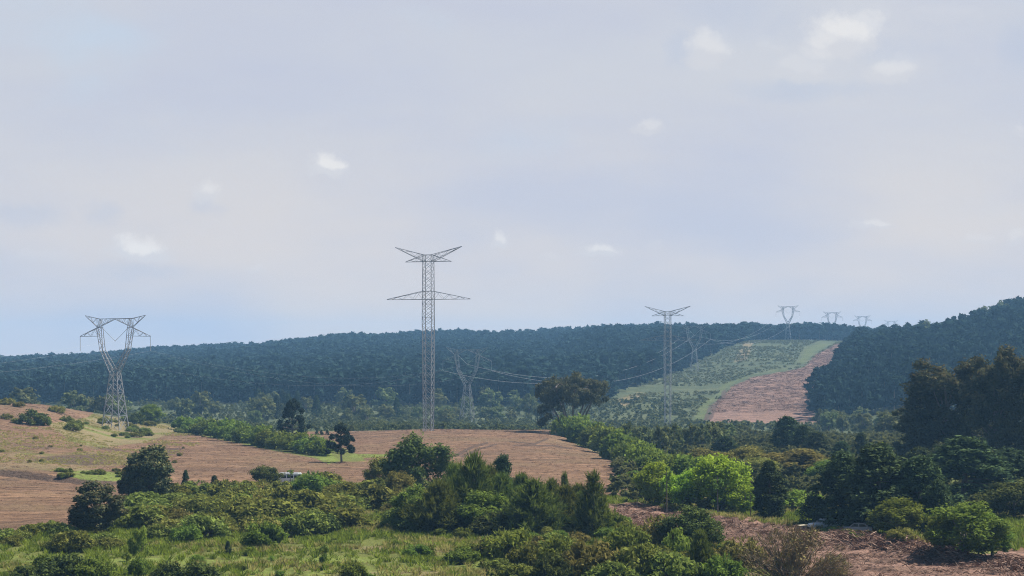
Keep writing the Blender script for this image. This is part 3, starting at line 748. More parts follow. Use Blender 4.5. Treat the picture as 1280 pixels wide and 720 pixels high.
def waist_tower(px, D, rz, label, thick=1.0, lift=0.0):
    t_ = empty('transmission_tower', at(px, D) + Vector((0, 0, lift)), rz); tag(t_, label, 'pylon', 'waisted pylons of the power line')
    if thick in _waist:
        for ch in _waist[thick].children:
            c = ch.copy(); COL.objects.link(c); c.parent = t_
        return t_
    _waist[thick] = t_
    k = thick
    B = Bars()
    lev = [(-.6, 3.15), (4.2, 2.65), (8.2, 2.22), (11.6, 1.86), (14.6, 1.55), (17.6, 1.22)]
    body(B, lev, .26 * k, .13 * k); hbar(B, 4.2, 2.65, .13 * k); hbar(B, 11.6, 1.86, .12 * k); hbar(B, 17.6, 1.22, .16 * k)
    B.build('tower_body', STEEL, t_)
    B = Bars()
    for s in (-1, 1):
        for y in (-1, 1):
            o0, o1, o2 = (s * 1.22, y * 1.22, 17.6), (s * 5.0, y * .8, 25.0), (s * 6.3, y * .55, 31.9)
            i0, i1, i2 = (0, y * 1.1, 18.6), (s * 3.9, y * .8, 24.9), (s * 4.6, y * .55, 31.9)
            truss(B, (o0, o1), (i0, i1), 7, .20 * k, .10 * k); truss(B, (o1, o2), (i1, i2), 5, .18 * k, .09 * k)
        truss(B, ((s * 1.22, -1.22, 17.6), (s * 5.0, -.8, 25.0)), ((s * 1.22, 1.22, 17.6), (s * 5.0, .8, 25.0)), 7, .1 * k, .09 * k)
        truss(B, ((s * 5.0, -.8, 25.0), (s * 6.3, -.55, 31.9)), ((s * 5.0, .8, 25.0), (s * 6.3, .55, 31.9)), 5, .1 * k, .08 * k)
    B.build('waist_fork', STEEL, t_)
    B = Bars()
    for y in (-.5, .5):
        B.bar((-5.6, y, 34.6), (5.6, y, 34.75), .14 * k)
        for s in (-1, 1):
            truss(B, ((s * 6, y, 31.9), (s * .3, y, 34.45)), ((s * 5.6, y, 34.6), (0, y, 34.7)), 7, .15 * k, .08 * k)
            B.bar((s * 4.5, y, 31.9), (s * 6, y, 31.9), .16 * k); B.bar((s * 4.5, y, 31.9), (s * 5.3, y, 34.6), .12 * k); B.bar((s * 6, y, 31.9), (s * 5.3, y, 34.6), .12 * k)
    B.build('bridge', STEEL, t_)
    for s in (-1, 1):
        B = Bars()
        for y in (-.4, .4):
            truss(B, ((s * 6, y, 31.9), (s * 10.6, 0, 35.7)), ((s * 5.5, y, 34.6), (s * 10.6, 0, 35.7)), 5, .15 * k, .08 * k)
        B.build('earth_wire_peak', STEEL, t_)
        B = Bars()
        for y in (-.5, .5):
            truss(B, ((s * 5.8, y, 29.2), (s * 12.4, 0, 29.1)), ((s * 6, y, 31.9), (s * 12.4, 0, 29.15)), 5, .16 * k, .08 * k)
        B.build('cross_arm', STEEL, t_)
        insulator(t_, (s * 12.3, 0, 29.0), (s * 12.3, 0, 24.5), .13 * k)
        insulator(t_, (s * 4.4, 0, 31.7), (0, 0, 27.6), .11 * k)
    return t_
_mast = {}
def mast_tower(px, D, rz, label, thick=1.0, height=1.0):
    t_ = empty('transmission_tower', at(px, D), rz); tag(t_, label, 'pylon', 'tall straight pylons')
    t_.scale = (1, 1, height)
    k = thick
    B = Bars()
    zs = np.concatenate([[-.6], np.linspace(2.0, 34.4, 15)]); body(B, [(z, 1.22 + .26 * z / 34) for z in zs], .25 * k, .11 * k)
    zs = np.linspace(34.4, 53.5, 10); body(B, [(z, 1.48 - .16 * (z - 34.4) / 19) for z in zs], .22 * k, .11 * k)
    for z in (34.4, 38.6, 40.0, 42.5, 51.5, 53.5): hbar(B, z, 1.45, .14 * k)
    B.build('tower_body', STEEL, t_)
    for s in (-1, 1):
        B = Bars()
        for y in (-1, 1):
            truss(B, ((s * 1.42, y * 1.38, 40.0), (s * 13.4, 0, 40.0)), ((s * 1.42, y * 1.38, 42.5), (s * 13.4, 0, 40.1)), 7, .16 * k, .08 * k)
        B.build('cross_arm', STEEL, t_)
        B = Bars()
        for y in (-1, 1):
            truss(B, ((s * 1.34, y * 1.32, 51.5), (s * 7.4, 0, 51.4)), ((s * 1.34, y * 1.32, 53.5), (s * 7.4, 0, 51.45)), 4, .16 * k, .08 * k)
        B.build('cross_arm', STEEL, t_)
        B = Bars()
        for y in (-1, 1):
            truss(B, ((s * 1.34, y * 1.32, 51.5), (s * 10.7, 0, 55.9)), ((s * 1.34, y * 1.32, 53.5), (s * 10.7, 0, 55.95)), 6, .17 * k, .08 * k)
        B.build('earth_wire_peak', STEEL, t_)
    return t_
LINE = R(-17)
wt = [waist_tower(144, 600, LINE, 'waisted lattice pylon on the brown hillside, at far left', .85),
      waist_tower(584, 915, LINE, 'waisted lattice pylon low against the dark forest, behind the tall straight pylon', .62),
      waist_tower(868, 1450, LINE, 'waisted lattice pylon half lost against the forest above the scrub slope', .75),
      waist_tower(985, 1960, LINE, 'waisted lattice pylon on the green plateau above the felled strip, tops over the skyline', 1.3),
      waist_tower(1040, 2290, LINE, 'distant waisted pylon on the skyline, next right of the one on the green plateau', 1.3, lift=-1),
      waist_tower(1078, 2560, LINE, 'distant waisted pylon on the skyline where the forest ridge steps down', 1.3, lift=0),
      waist_tower(1114, 3050, LINE, 'tiny waisted pylon on the skyline at the foot of the wooded hill', 1.3, lift=-2),
      waist_tower(1146, 3450, LINE, 'faintest tiny pylon half hidden by treetops of the wooded hill', 1.3, lift=-1)]
mast_tower(535.5, 580, LINE, 'tall straight lattice pylon with two levels of arms in the brown field', .72)
mast_tower(834.5, 876, LINE, 'tall straight lattice pylon with winged top in front of the scrub slope', .8, .98)

CABLE = plain('aluminium_cable', (.40, .41, .43), .4, .4, .05, .2)
def cable(a, b, sag, rad, label):
    a, b = Vector(a), Vector(b); n = 40; p = Plant(1); pts = []
    for i in range(n + 1):
        t_ = i / n; q = a.lerp(b, t_); q.z -= sag * 4 * t_ * (1 - t_); pts.append(tuple(q - a))
    p.tube(pts, [rad] * (n + 1), 4)
    o = link('power_cable', new_mesh('power_cable', np.concatenate(p.tV), np.concatenate(p.tF), [CABLE]), None, a)
    return tag(o, label, 'cable', 'conductor cables of the waisted pylons')
def hang(t_, k):
    m = Matrix.Translation(t_.location) @ Matrix.Rotation(t_.rotation_euler.z, 4, 'Z')
    return m @ Vector(HANG[k])
side = ['left', 'middle', 'right']
spans = [('the hillside pylon to the pylon low against the forest', wt[0], wt[1], 9, .007),
         ('the pylon before the dark forest to the scrub slope one', wt[1], wt[2], 17, .04),
         ('the scrub slope pylon up to the plateau one', wt[2], wt[3], 13, .035)]
for nm, t0, t1, sg, rd in spans:
    for k in range(3):
        cable(hang(t0, k), hang(t1, k), sg, rd, side[k] + ' cable from ' + nm)
off = Vector((-110, -340, 3))
for k in range(3):
    a = hang(wt[0], k); cable(a, a + off, 9, .008, side[k] + ' cable from the hillside pylon out of the picture')

# ------------------------------------------------------------------ plantation forest
def edge_px(D): return np.interp(D, [950, 1000, 1130, 1450, 1850, 1960, 1961], [640, 690, 765, 850, 932, 945, 3000])
def scatter_px(n, x0, x1, d0, d1):
    """even on the ground between picture columns x0..x1 and distances d0..d1"""
    D = np.sqrt(RNG.uniform(d0 * d0, d1 * d1, n)); x = RNG.uniform(x0, x1, n); return x, D
def jgrid(x0, x1, d0, d1, step):
    """jittered planting grid in world metres, kept between picture columns"""
    ys = np.arange(d0, d1, step); xs = np.arange(min((x0 - 640) / F * d0, (x0 - 640) / F * d1), (x1 - 640) / F * d1, step)
    X, Y = np.meshgrid(xs, ys); X = X + RNG.uniform(-.38, .38, X.shape) * step; Y = Y + RNG.uniform(-.38, .38, Y.shape) * step
    X, Y = X.ravel(), Y.ravel(); px = 640 + X / Y * F
    k = (px > x0) & (px < x1); return px[k], Y[k]
def stuff_plants(name, protos, px, D, H, leaf, label, cat, wide=1.0, sink=.02, bark=True, vary=.2):
    px, D, H = np.asarray(px), np.asarray(D), np.asarray(H)
    X = (px - 640) / F * D; Z = zpd(px, D) - sink * H
    Vs, Fs, Ts, Ps, Ms, n0 = [], [], [], [], [], 0
    which = RNG.integers(0, len(protos), len(px)); th = RNG.uniform(0, 6.283, len(px)); ob = RNG.normal(0, vary, len(px))
    for k, p in enumerate(protos):
        s = which == k
        if not s.any(): continue
        V_, F_, ti, tp = p.crown_arrays(); H0 = V_[:, 2].max(); V_ = V_ / H0; mi = np.zeros(len(F_), int)
        if bark and p.tN:
            tv = np.concatenate(p.tV) / H0; tf = np.concatenate(p.tF)
            F_ = np.concatenate([F_, tf + len(V_)]); V_ = np.concatenate([V_, tv]); mi = np.concatenate([mi, np.ones(len(tf), int)])
            ti = np.concatenate([ti, np.zeros(len(tf))]); tp = np.concatenate([tp, np.zeros(len(tf))])
        m = s.sum(); c, sn = np.cos(th[s]), np.sin(th[s]); h = H[s]; wv_ = h * wide * RNG.uniform(.85, 1.2, m)
        x = (V_[None, :, 0] * c[:, None] - V_[None, :, 1] * sn[:, None]) * wv_[:, None] + X[s][:, None]
        y = (V_[None, :, 0] * sn[:, None] + V_[None, :, 1] * c[:, None]) * wv_[:, None] + D[s][:, None]
        z = V_[None, :, 2] * h[:, None] + Z[s][:, None]
        Vs.append(np.stack([x, y, z], -1).reshape(-1, 3))
        Fs.append((F_[None] + (np.arange(m) * len(V_))[:, None, None] + n0).reshape(-1, 4)); n0 += m * len(V_)
        Ts.append(np.clip(ti[None] + ob[s][:, None], 0, 1).ravel()); Ps.append(np.tile(tp, m)); Ms.append(np.tile(mi, m))
    me = new_mesh(name, np.concatenate(Vs), np.concatenate(Fs), [M[leaf], BARK], np.concatenate(Ms),
                  [('tint', 'FACE', 'FLOAT', np.concatenate(Ts)), ('tip', 'FACE', 'FLOAT', np.concatenate(Ps))])
    return tag(link(name, me), label, cat, None, 'stuff')

fp_lo = [g_forest(450 + i, n=17, per=7, size=.15) for i in range(6)]
fp_md = [g_forest(470 + i, n=24, per=9, size=.11) for i in range(6)]
px, D = jgrid(-120, 1010, 1110, 2480, 9.6)
hn = vnoise((px - 640) / F * D / 90, D / 120, 61, 3)
keep = (px < edge_px(D)) & (RNG.random(len(px)) < .96)
px, D, hn = px[keep], D[keep], hn[keep]
stand = np.floor(vnoise((px - 640) / F * D / 210 + 9, D / 170, 66, 2) * 7) % 3
H = 15.5 + (hn - .5) * 9 + stand * 1.2 + RNG.normal(0, 1.1, len(px)) + (RNG.random(len(px)) < .012) * 3
keep = RNG.random(len(px)) < np.where(vnoise((px - 640) / F * D / 45, D / 45, 68, 2) > .68, .55, 1); px, D, H = px[keep], D[keep], H[keep]
k2 = D > 1960
px2, D2 = jgrid(1010, 1135, 1985, 2460, 11)
px, D, H = np.concatenate([px, px2]), np.concatenate([D, D2]), np.concatenate([H, 17 + RNG.normal(0, 1.5, len(px2))])
stuff_plants('far_forest', fp_lo, px, D, H, 'forest', 'dark pine forest covering the far ridge', 'forest', 1.35, vary=.12)

# wooded hill on the right
def left_edge(D): return np.interp(D, [900, 950, 1010, 1100, 1250, 1500, 1900], [1020, 1016, 1018, 1026, 1047, 1066, 1078])
px, D = jgrid(1000, 1330, 905, 1640, 8.6)
base_d = np.interp(px, [1000, 1040, 1100, 1200, 1330], [940, 925, 930, 930, 930])
keep = (px > left_edge(D) + RNG.normal(0, 3, len(px))) & (D > base_d)
px, D = px[keep], D[keep]
H = 17.0 + RNG.normal(0, 2.2, len(px)) + (RNG.random(len(px)) < .05) * 3 + (vnoise((px - 640) / F * D / 60, D / 60, 77, 2) - .5) * 6
inv = px < 1282
rank = np.argsort(np.where(inv, D, 1e9)); ind = rank[:300]; rest = np.setdiff1d(np.arange(len(px)), ind)
for i in ind:
    plant('forest_pine', px[i], D[i], H[i], 'dark green plantation pine in the packed stand on the right hill', 'plantation pines on the right hill', wm=H[i] * .42)
stuff_plants('hill_forest', fp_md, px[rest], D[rest], H[rest], 'forest', 'dense pine plantation over the upper right hill', 'forest', 1.2, vary=.13)
for (x, D_, h) in [(1160, 1400, 23), (1152, 1395, 21), (1232, 1440, 24), (1226, 1450, 23), (1255, 1480, 22)]:
    plant('broad_valley', x, D_, h, 'round treetop bulging above the ridge line of the right hill', 'round treetops on the right ridge', wm=h * .55)

# ------------------------------------------------------------------ far scrub and valley trees
sb_lo = [g_forest(500 + i, n=10, per=8, size=.30, R_=.5, low=.1) for i in range(5)]
px, D = scatter_px(13000, 690, 1062, 900, 1930)
keep = (px > edge_px(D) - 6) & (px < left_edge(D) + 6); px, D = px[keep], D[keep]
yy = row(px, D)
mc = poly_mask(CF, 1, px, yy); mg = poly_mask([(872, 527), (878, 506), (896, 494), (906, 480), (945, 467), (985, 459), (985, 465), (940, 473), (915, 486), (905, 497), (890, 509), (884, 527)], 1, px, yy)
mg2 = poly_mask([(995, 452), (1005, 434), (1025, 426), (1048, 427), (1020, 443), (1004, 459)], 1, px, yy)
dens = vnoise((px - 640) / F * D / 60, D / 45, 88, 3)
keep = (mc < .5) & (mg < .5) & (mg2 < .5) & (dens > .40); px, D = px[keep], D[keep]
stuff_plants('hillside_scrub', sb_lo, px, D, RNG.uniform(.5, 1.7, len(px)), 'hillscrub', 'grey green low scrub on the cleared slope below the forest', 'scrub', 1.7, .1, False)
px, D = scatter_px(7000, -60, 1330, 640, 1110)
yy = row(px, D); keep = (poly_mask(CF, 1, px, yy) < .5) & (poly_mask([(860, 528), (872, 505), (892, 494), (905, 520), (890, 530)], 1, px, yy) < .5) & (D > np.where(px < 260, 760, np.where(px > 720, 560, 625))) & (vnoise((px - 640) / F * D / 35, D / 60, 91, 3) > np.where(px < 700, .33, .40))
px, D = px[keep], D[keep]
stuff_plants('valley_scrub', sb_lo, px, D, RNG.uniform(.9, 3.2, len(px)), 'valley', 'low grey green scrub filling the valley below the forest', 'scrub', 1.1, .1, False)
px, D = scatter_px(3600, 770, 1330, 285, 660)
yy = row(px, D); k = (vnoise((px - 640) / F * D / 25, D / 40, 97, 3) > .36) & (poly_mask(RD, 3, px, yy) < .3); px, D = px[k], D[k]
stuff_plants('valley_thicket', sb_lo, px, D, RNG.uniform(1.2, 3.4, len(px)), 'valley', 'mixed green thicket between the hedge and the right trees', 'scrub', 1.1, .1, False)

rr = random.Random(5)
def many(kind, n, x0, x1, y0, y1, h0, h1, label, group, d0=0, ww=(.8, 1.2), ok=None):
    for i in range(n):
        for _ in range(30):
            x = rr.uniform(x0, x1); y = rr.uniform(y0, y1)
            if ok is None or ok(x, y): break
        D_ = hit(x, y)
        if D_ < d0: D_ = d0 + rr.uniform(0, 60)
        h = rr.uniform(h0, h1)
        plant(kind, x, D_, h, label, group, wm=h * rr.uniform(*ww) * PROTO[kind][0][2])
many('broad_valley', 34, 20, 700, 507, 527, 7, 13, 'hazy green tree along the valley floor below the dark forest', 'trees along the valley floor', 800, (.9, 1.4))
many('broad_valley', 14, 240, 700, 522, 533, 5, 8, 'grey green tree just behind the ploughed fields', 'trees behind the ploughed fields', 680, (.9, 1.3))
many('broad_valley', 24, 770, 1020, 541, 556, 4.0, 6.5, 'grey green tree in the belt behind the right hedge', 'trees in the belt behind the right hedge', 500, (.9, 1.4))
many('broad_valley', 16, 1010, 1130, 529, 545, 6, 9, 'hazy tree at the foot of the wooded right hill', 'trees at the foot of the right hill', 700, (.9, 1.3))
many('dark_conifer', 16, 300, 700, 500, 524, 9, 14, 'dark pointed tree in front of the far forest edge', 'dark trees before the far forest', 900, (.7, 1.0))

# ------------------------------------------------------------------ trees and bushes one by one (picture position, then distance)
# skyline of the left hill
pl('dark_bush', 39, 511, 531, 36, 'dark rounded bush on the upper left hillside with brown ground around')
pl('green_bush', 56, 519, 531.5, 15, 'small green bush hugging the dark rounded hillside bush')
pl('broad_green', 188, 505, 529, 30, 'round green tree just right of the hillside pylon')
pl('dark_bush', 170, 514, 530, 22, 'dark low bush between the hillside pylon and the round green tree')
hill = [(9, 504, 13), (24, 507, 10), (70, 514, 14), (8, 522, 10), (20, 527, 9)]
for x, y, s in hill: pl('olive', x, y - s * .55, y + 2, s * 1.4, 'small dull bush along the crest of the left hill', 'small bushes on the left crest')
many('scrub', 34, 82, 240, 526, 549, .9, 2.4, 'low green bush in the patch around the foot of the hillside pylon', 'bushes around the hillside pylon', 0, (.9, 1.5), lambda x, y: abs(y - (530 + (x - 82) * .09)) < 11)
many('scrub', 14, 70, 165, 588, 600, .6, 1.3, 'small green bush on the strip beside the ditch', 'bushes beside the ditch', 0, (.9, 1.4))
many('olive', 12, 0, 260, 545, 585, .4, 1.0, 'tiny tuft of growth in the mottled left field', 'tufts in the mottled field')
# left hedge, from the crest down to the old pine
pts = [(232, 540), (246, 542.5), (262, 545), (278, 548), (294, 551), (309, 554), (324, 557), (340, 560), (355, 562.5), (371, 565), (387, 567.5), (402, 569.5)]
for i, (x, y) in enumerate(pts):
    s = 15 + 7 * math.sin(min(1, i / 4) * 1.57) + rr.uniform(-2, 2)
    pl('hedge', x, y - s - 3, y, s * 1.75, ['first', 'second', 'third', 'fourth', 'fifth', 'sixth', 'seventh', 'eighth', 'ninth', 'tenth', 'eleventh', 'last'][i] + ' bush of the left hedge counted from the hilltop down', 'bushes of the left hedge', var=i)
pl('pompom', 366, 500, 560, 33, 'taller dark tufted pine rising out of the left hedge', D=505, var=0)
pl('pompom', 427, 530, 578.5, 33, 'dark tufted pine standing alone at the end of the left hedge', var=1)
for i, x in enumerate((396, 402, 409)):
    pl('dark_conifer', x, 537, 545, 5, 'tiny conifer in the pale strip between the two tufted pines', 'tiny conifers between the tufted pines', D=590)
# spreading tree and right hedge
pl('umbrella', 717, 467, 535, 84, 'big spreading dark tree with several stems above the hedge', D=575)
pl('lime_bush', 703, 519, 545, 26, 'bright green bush below the big spreading tree', D=560)
hp = [(714, 549, 32), (727, 555, 34), (742, 561, 34), (757, 567, 36), (772, 574, 38), (786, 583, 38), (801, 592, 40), (817, 599, 38), (838, 603, 40), (858, 606, 40)]
for i, (x, y, s) in enumerate(hp):
    kind = 'lime_bush' if i in (6,) else 'hedge'
    pl(kind, x + 6, y - s, y, s * 1.35, ['first', 'second', 'third', 'fourth', 'fifth', 'sixth', 'seventh', 'eighth', 'ninth', 'last'][i] + ' bush of the right hedge counted from the big spreading tree', 'bushes of the right hedge', var=i)
for x in range(790, 905, 9):
    pl('broad_valley', x + rr.uniform(-3, 3), 530 + rr.uniform(-3, 5), 566, rr.uniform(18, 28), 'mid green tree in the row beyond the right hedge', 'trees in the row beyond the right hedge', D=470 + rr.uniform(-15, 40))
# right side, farther
for x, yt, w_, D_, lb in [(985, 520, 48, 470, 'dark conifer, tallest of the trio on the valley thicket'), (1003, 531, 34, 460, 'dark conifer, middle of the trio on the valley thicket'), (1021, 540, 36, 450, 'dark conifer, lowest of the trio on the valley thicket'),
                          (905, 545, 42, 440, 'dark conifer alone behind the bright lime trees'), (1076, 541, 24, 440, 'small dark conifer peeping between thicket and cypresses'), (1052, 552, 30, 430, 'low dark conifer left of the cypress clump')]:
    pl('dark_conifer', x, yt, 0, w_, lb, D=D_)
pl('broad_valley', 1117, 514, 0, 44, 'dark rounded tree at the wooded hill foot, left of the gum trees', D=640)
for x, yt, w_, D_, kd, lb in [(1000, 560, 84, 370, 'broad_olive', 'rounded grey green tree behind the narrow cypress'), (930, 558, 62, 380, 'broad_olive', 'loose grey green tree behind the lime trees'),
                              (945, 572, 46, 360, 'broad_olive', 'soft olive tree between lime tree and narrow cypress'), (1035, 575, 46, 350, 'broad_green', 'leafy tree left of the dark cypress clump'),
                              (880, 560, 50, 400, 'broad_olive', 'olive tree above the bright lime trees'), (790, 588, 30, 345, 'broad_green', 'low leafy tree at the field corner by the hedge')]:
    pl(kd, x, yt, 0, w_, lb, D=D_)
# lime trees
pl('broad_lime', 820, 577, 640, 46, 'leftmost bright lime tree, slim, by the field corner', D=300)
pl('broad_lime', 858, 586, 644, 54, 'low bright lime tree between the two taller ones', D=292)
pl('broad_lime', 903, 569, 646, 68, 'tallest bright lime tree with rounded crown', D=288)
pl('broad_lime', 930, 606, 652, 44, 'small lime tree touching the narrow dark cypress', D=285)
pl('sapling', 833, 585, 640, 14, 'slender bare stemmed tree in front of the slim lime tree', D=283)
pl('sapling', 897, 600, 655, 14, 'slender pale stemmed tree in front of the tallest lime tree', D=278)
pl('sapling', 938, 618, 662, 12, 'slender tree at the edge of the felled ground', D=272)
pl('cypress_col', 962, 578, 654, 36, 'narrow dark cypress at the edge of the felled ground', D=275)
pl('lime_bush', 1000, 612, 652, 62, 'yellow green bush right of the narrow cypress', D=290)
pl('green_bush', 1008, 634, 655, 34, 'darker green bush below the yellow green one', D=276)
# big dark group on the right
for x, yt, w_, D_, kd, lb in [(1052, 565, 88, 264, 'cypress', 'dark spreading cypress at the left end of the right clump'), (1098, 557, 116, 257, 'cypress', 'broadest dark cypress in the middle of the right clump'),
                              (1150, 572, 88, 254, 'cypress', 'dark cypress sloping down at the right of the clump'), (1172, 600, 50, 248, 'cypress', 'lower pointed cypress behind the round green tree'),
                              (1206, 548, 132, 300, 'cypress', 'large dark cypress below the tall gum trees'), (1262, 560, 90, 320, 'dark_conifer', 'dark conifer under the tall gum trees at the edge'),
                              (1268, 600, 74, 275, 'broad_dark', 'dark leafy tree at the right edge above the bare ground'), (1150, 560, 60, 330, 'cypress', 'dark cypress behind the clump, left of the large one')]:
    pl(kd, x, yt, 0, w_, lb, D=D_)
pl('lime_bush', 1104, 556, 0, 40, 'light green treetop poking out above the dark cypresses', D=278)
for x, yt, w_, D_, lb in [(1184, 451, 98, 400, 'tall gum tree with rusty brown crown'), (1146, 508, 56, 410, 'shorter gum tree left of the rusty crowned one'),
                          (1246, 436, 78, 385, 'tallest dark gum tree near the right edge'), (1284, 446, 72, 380, 'dark gum tree cut by the right edge of the picture'), (1216, 524, 50, 405, 'dark gum tree filling between the two tall ones')]:
    pl('euc', x, yt, 0, w_, lb, D=D_)
pl('broad_green', 1122, 622, 674, 66, 'round mid green tree in front of the dark cypresses', D=239)
pl('olive', 1126, 658, 678, 34, 'small grey bush at the foot of the round mid green tree')
pl('broad_green', 1208, 628, 697, 84, 'big round green tree at the corner of the bare ground')
pl('broad_green', 1240, 640, 697, 50, 'right lobe tree beside the big round green tree')
pl('broad_green', 1180, 640, 690, 46, 'leafy tree left of the big round green tree')
many('scrub', 10, 1050, 1180, 668, 680, .5, 1.1, 'small weed clump along the edge of the felled ground', 'weeds along the felled ground')
for x, D_, w_ in [(1016, 254, 20), (1046, 252, 24), (1058, 246, 22), (1084, 246, 26), (1032, 252, 17), (1070, 245, 17)]:
    pl('green_bush', x, float(row(np.array([x]), np.array([D_]))[0]) - w_ * .45, 0, w_, 'low leafy bush at the dark foot of the cypress clump', 'bushes at the foot of the cypress clump', D=D_)
# centre clump of pines
pl('broad_dark', 524, 540, 640, 78, 'rounded dark tree behind the pines at the left of the clump', D=318)
pl('broad_olive', 478, 570, 616, 40, 'small olive tree left of the rounded dark tree')
pl('broad_olive', 497, 590, 640, 40, 'olive tree at the left shoulder of the pine clump', D=292)
for i, (x, yt, yb, w_, kd, lb) in enumerate([
        (548, 598, 667, 76, 'pine', 'young pine at the left end of the centre clump'), (592, 562, 664, 84, 'pine', 'tallest broad young pine in the centre clump'),
        (628, 590, 662, 66, 'pine', 'young pine right of the tallest broad one'), (668, 596, 672, 84, 'pine', 'broad shaggy young pine facing the grass'),
        (706, 604, 666, 64, 'pine', 'young pine between the shaggy one and the spire'), (742, 586, 672, 42, 'pine_spire', 'slim pine spire at the right end of the clump'),
        (706, 588, 655, 16, 'pine_spire', 'thin leader of a pine sticking up from the clump'), (628, 569, 640, 40, 'dark_conifer', 'dark flat topped tree behind the centre pines'),
        (572, 588, 660, 56, 'pine', 'young pine squeezed left of the tallest one'), (650, 606, 664, 50, 'pine', 'lower young pine behind the shaggy one'), (726, 612, 664, 40, 'pine', 'short young pine against the spire'), (570, 576, 655, 58, 'pine', 'young pine half hidden behind the two leftmost pines'), (612, 578, 655, 56, 'pine', 'young pine just right of the tallest, slightly lower'), (652, 590, 660, 56, 'pine', 'young pine showing its tip left of the shaggy one'), (690, 596, 662, 52, 'pine', 'young pine showing its tip right of the shaggy one'), (722, 602, 660, 46, 'pine', 'young pine directly behind the pine spire')]):
    pl(kd, x, yt, yb, w_, lb)
pl('broad_green', 604, 614, 668, 62, 'light green leafy tree among the centre pines')
pl('broad_green', 520, 606, 660, 54, 'leafy dark green tree at the left foot of the clump')
pl('dark_bush', 620, 640, 672, 60, 'dark leafy bush under the centre pines')
pl('dark_bush', 520, 640, 666, 44, 'dark bush below the left end of the centre clump')
# front centre and right bushes
for x, yt, yb, w_, kd, lb in [(637, 660, 700, 56, 'lime_bush', 'bright green leafy bush in front of the pines'), (700, 668, 716, 52, 'green_bush', 'green bush below the shaggy pine'),
        (741, 674, 727, 78, 'olive', 'broad olive bush at the bottom edge'), (782, 654, 704, 54, 'green_bush', 'green bush right of the pine spire'),
        (796, 678, 728, 64, 'scrub', 'shaded bush at the bottom right of the broad olive one'), (838, 690, 730, 62, 'scrub', 'low bush left of the dark cypress shrub'),
        (822, 643, 694, 54, 'olive', 'yellowish bush next to the bare ground'), (866, 629, 696, 72, 'broad_dark', 'dense dark shrub like tree left of the twiggy bush'),
        (876, 660, 728, 36, 'pine_spire', 'small bright conifer before the dense dark tree'), (905, 690, 730, 54, 'green_bush', 'green bush left below the twiggy bush'),
        (845, 660, 706, 40, 'lime_bush', 'light green bush at the left of the dense dark tree'), (690, 690, 728, 50, 'dark_bush', 'dark bush at the bottom edge'),
        (660, 676, 712, 46, 'scrub', 'scrubby bush left of the green one'), (765, 700, 732, 60, 'scrub', 'half hidden bush on the bottom edge'),
        (930, 668, 712, 50, 'olive', 'olive bush leaning on the twiggy bush'), (1040, 690, 728, 40, 'twig', 'smaller bare bush right of the big twiggy one'),
        (770, 640, 672, 30, 'green_bush', 'small bush at the foot of the pine spire')]:
    pl(kd, x, yt, yb, w_, lb)
pl('twig', 988, 653, 728, 112, 'large round brown twiggy bush with yellow top')
# left foreground
pl('gum_dense', 188, 558, 632, 50, 'gum tree with two dark heads at the edge of the left field', var=1)
pl('gum_dense', 170, 588, 632, 36, 'lower gum tree on the left flank of the two headed one', var=2)
pl('gum_dense', 122, 601, 668, 58, 'ragged dark gum tree in front of the brown field', var=0)
pl('gum_dense', 106, 634, 668, 34, 'low stem sprout beside the ragged gum tree', var=2)
pl('dark_conifer', 232, 588, 614, 11, 'little pointed conifer right of the gum tree')
pl('dark_conifer', 268, 594, 614, 14, 'tiny conifer halfway to the white van')
pl('broad_dark', 333, 582, 609, 34, 'dark tree hiding the front of the white van', D=338)
pl('green_bush', 392, 588, 622, 46, 'pointed green bush right of the white van')
pl('green_bush', 370, 600, 622, 26, 'small bush covering the wheels of the white van', D=336)
pl('olive', 350, 600, 624, 34, 'olive bush below the white van')
pl('sapling', 363, 588, 620, 9, 'wispy sapling in front of the white van', D=335)
pl('olive', 377, 596, 620, 18, 'narrow olive bush against the right end of the white van', D=337)
for x, yt, yb, w_, kd, lb in [(90, 662, 690, 48, 'scrub', 'smooth round bush below the ragged gum tree'), (84, 692, 728, 70, 'dark_bush', 'dark leafy bush at the bottom left edge'),
        (118, 694, 728, 50, 'green_bush', 'green bush joining the dark one at the bottom left'), (34, 706, 730, 46, 'dark_bush', 'low dark bush in the bottom left corner'),
        (176, 658, 694, 26, 'lime_bush', 'upright yellow green bush in the grass'), (175, 694, 724, 26, 'green_bush', 'small round bush below the yellow green one'),
        (232, 652, 680, 40, 'green_bush', 'leafy bush at the edge of the thicket'), (330, 650, 686, 44, 'green_bush', 'dark leafy bush standing out of the grass'),
        (210, 700, 730, 40, 'dark_bush', 'dark bush on the bottom edge left of centre'), (245, 702, 732, 54, 'dark_bush', 'wide dark bush on the bottom edge left of centre'),
        (115, 648, 668, 30, 'scrub', 'low bush under the ragged gum tree'), (400, 640, 668, 46, 'dark_bush', 'dark bush in the open grass left of the pines'),
        (440, 700, 728, 34, 'green_bush', 'bush on the bottom edge below the open grass'), (285, 676, 694, 10, 'dark_conifer', 'tiny dark sapling alone in the grass'),
        (405, 690, 706, 10, 'green_bush', 'tiny weed alone in the bright grass'), (60, 690, 716, 30, 'green_bush', 'thin bush in the left grass')]:
    pl(kd, x, yt, yb, w_, lb)
TH = [(150, 650), (205, 622), (250, 616), (330, 614), (420, 612), (500, 620), (510, 650), (440, 662), (380, 672), (300, 668), (230, 676), (180, 676)]
def inp(x, y): return poly_mask(TH, .5, np.array([float(x)]), np.array([float(y)]))[0] > .5
many('scrub', 64, 150, 510, 614, 676, 1.7, 4.2, 'rounded olive green bush packed in the thicket left of the pines', 'bushes of the left thicket', 0, (1.0, 1.5), inp)
many('olive', 26, 150, 510, 614, 676, 1.6, 3.0, 'paler olive bush packed in the thicket left of the pines', 'paler bushes of the left thicket', 0, (1.0, 1.4), inp)
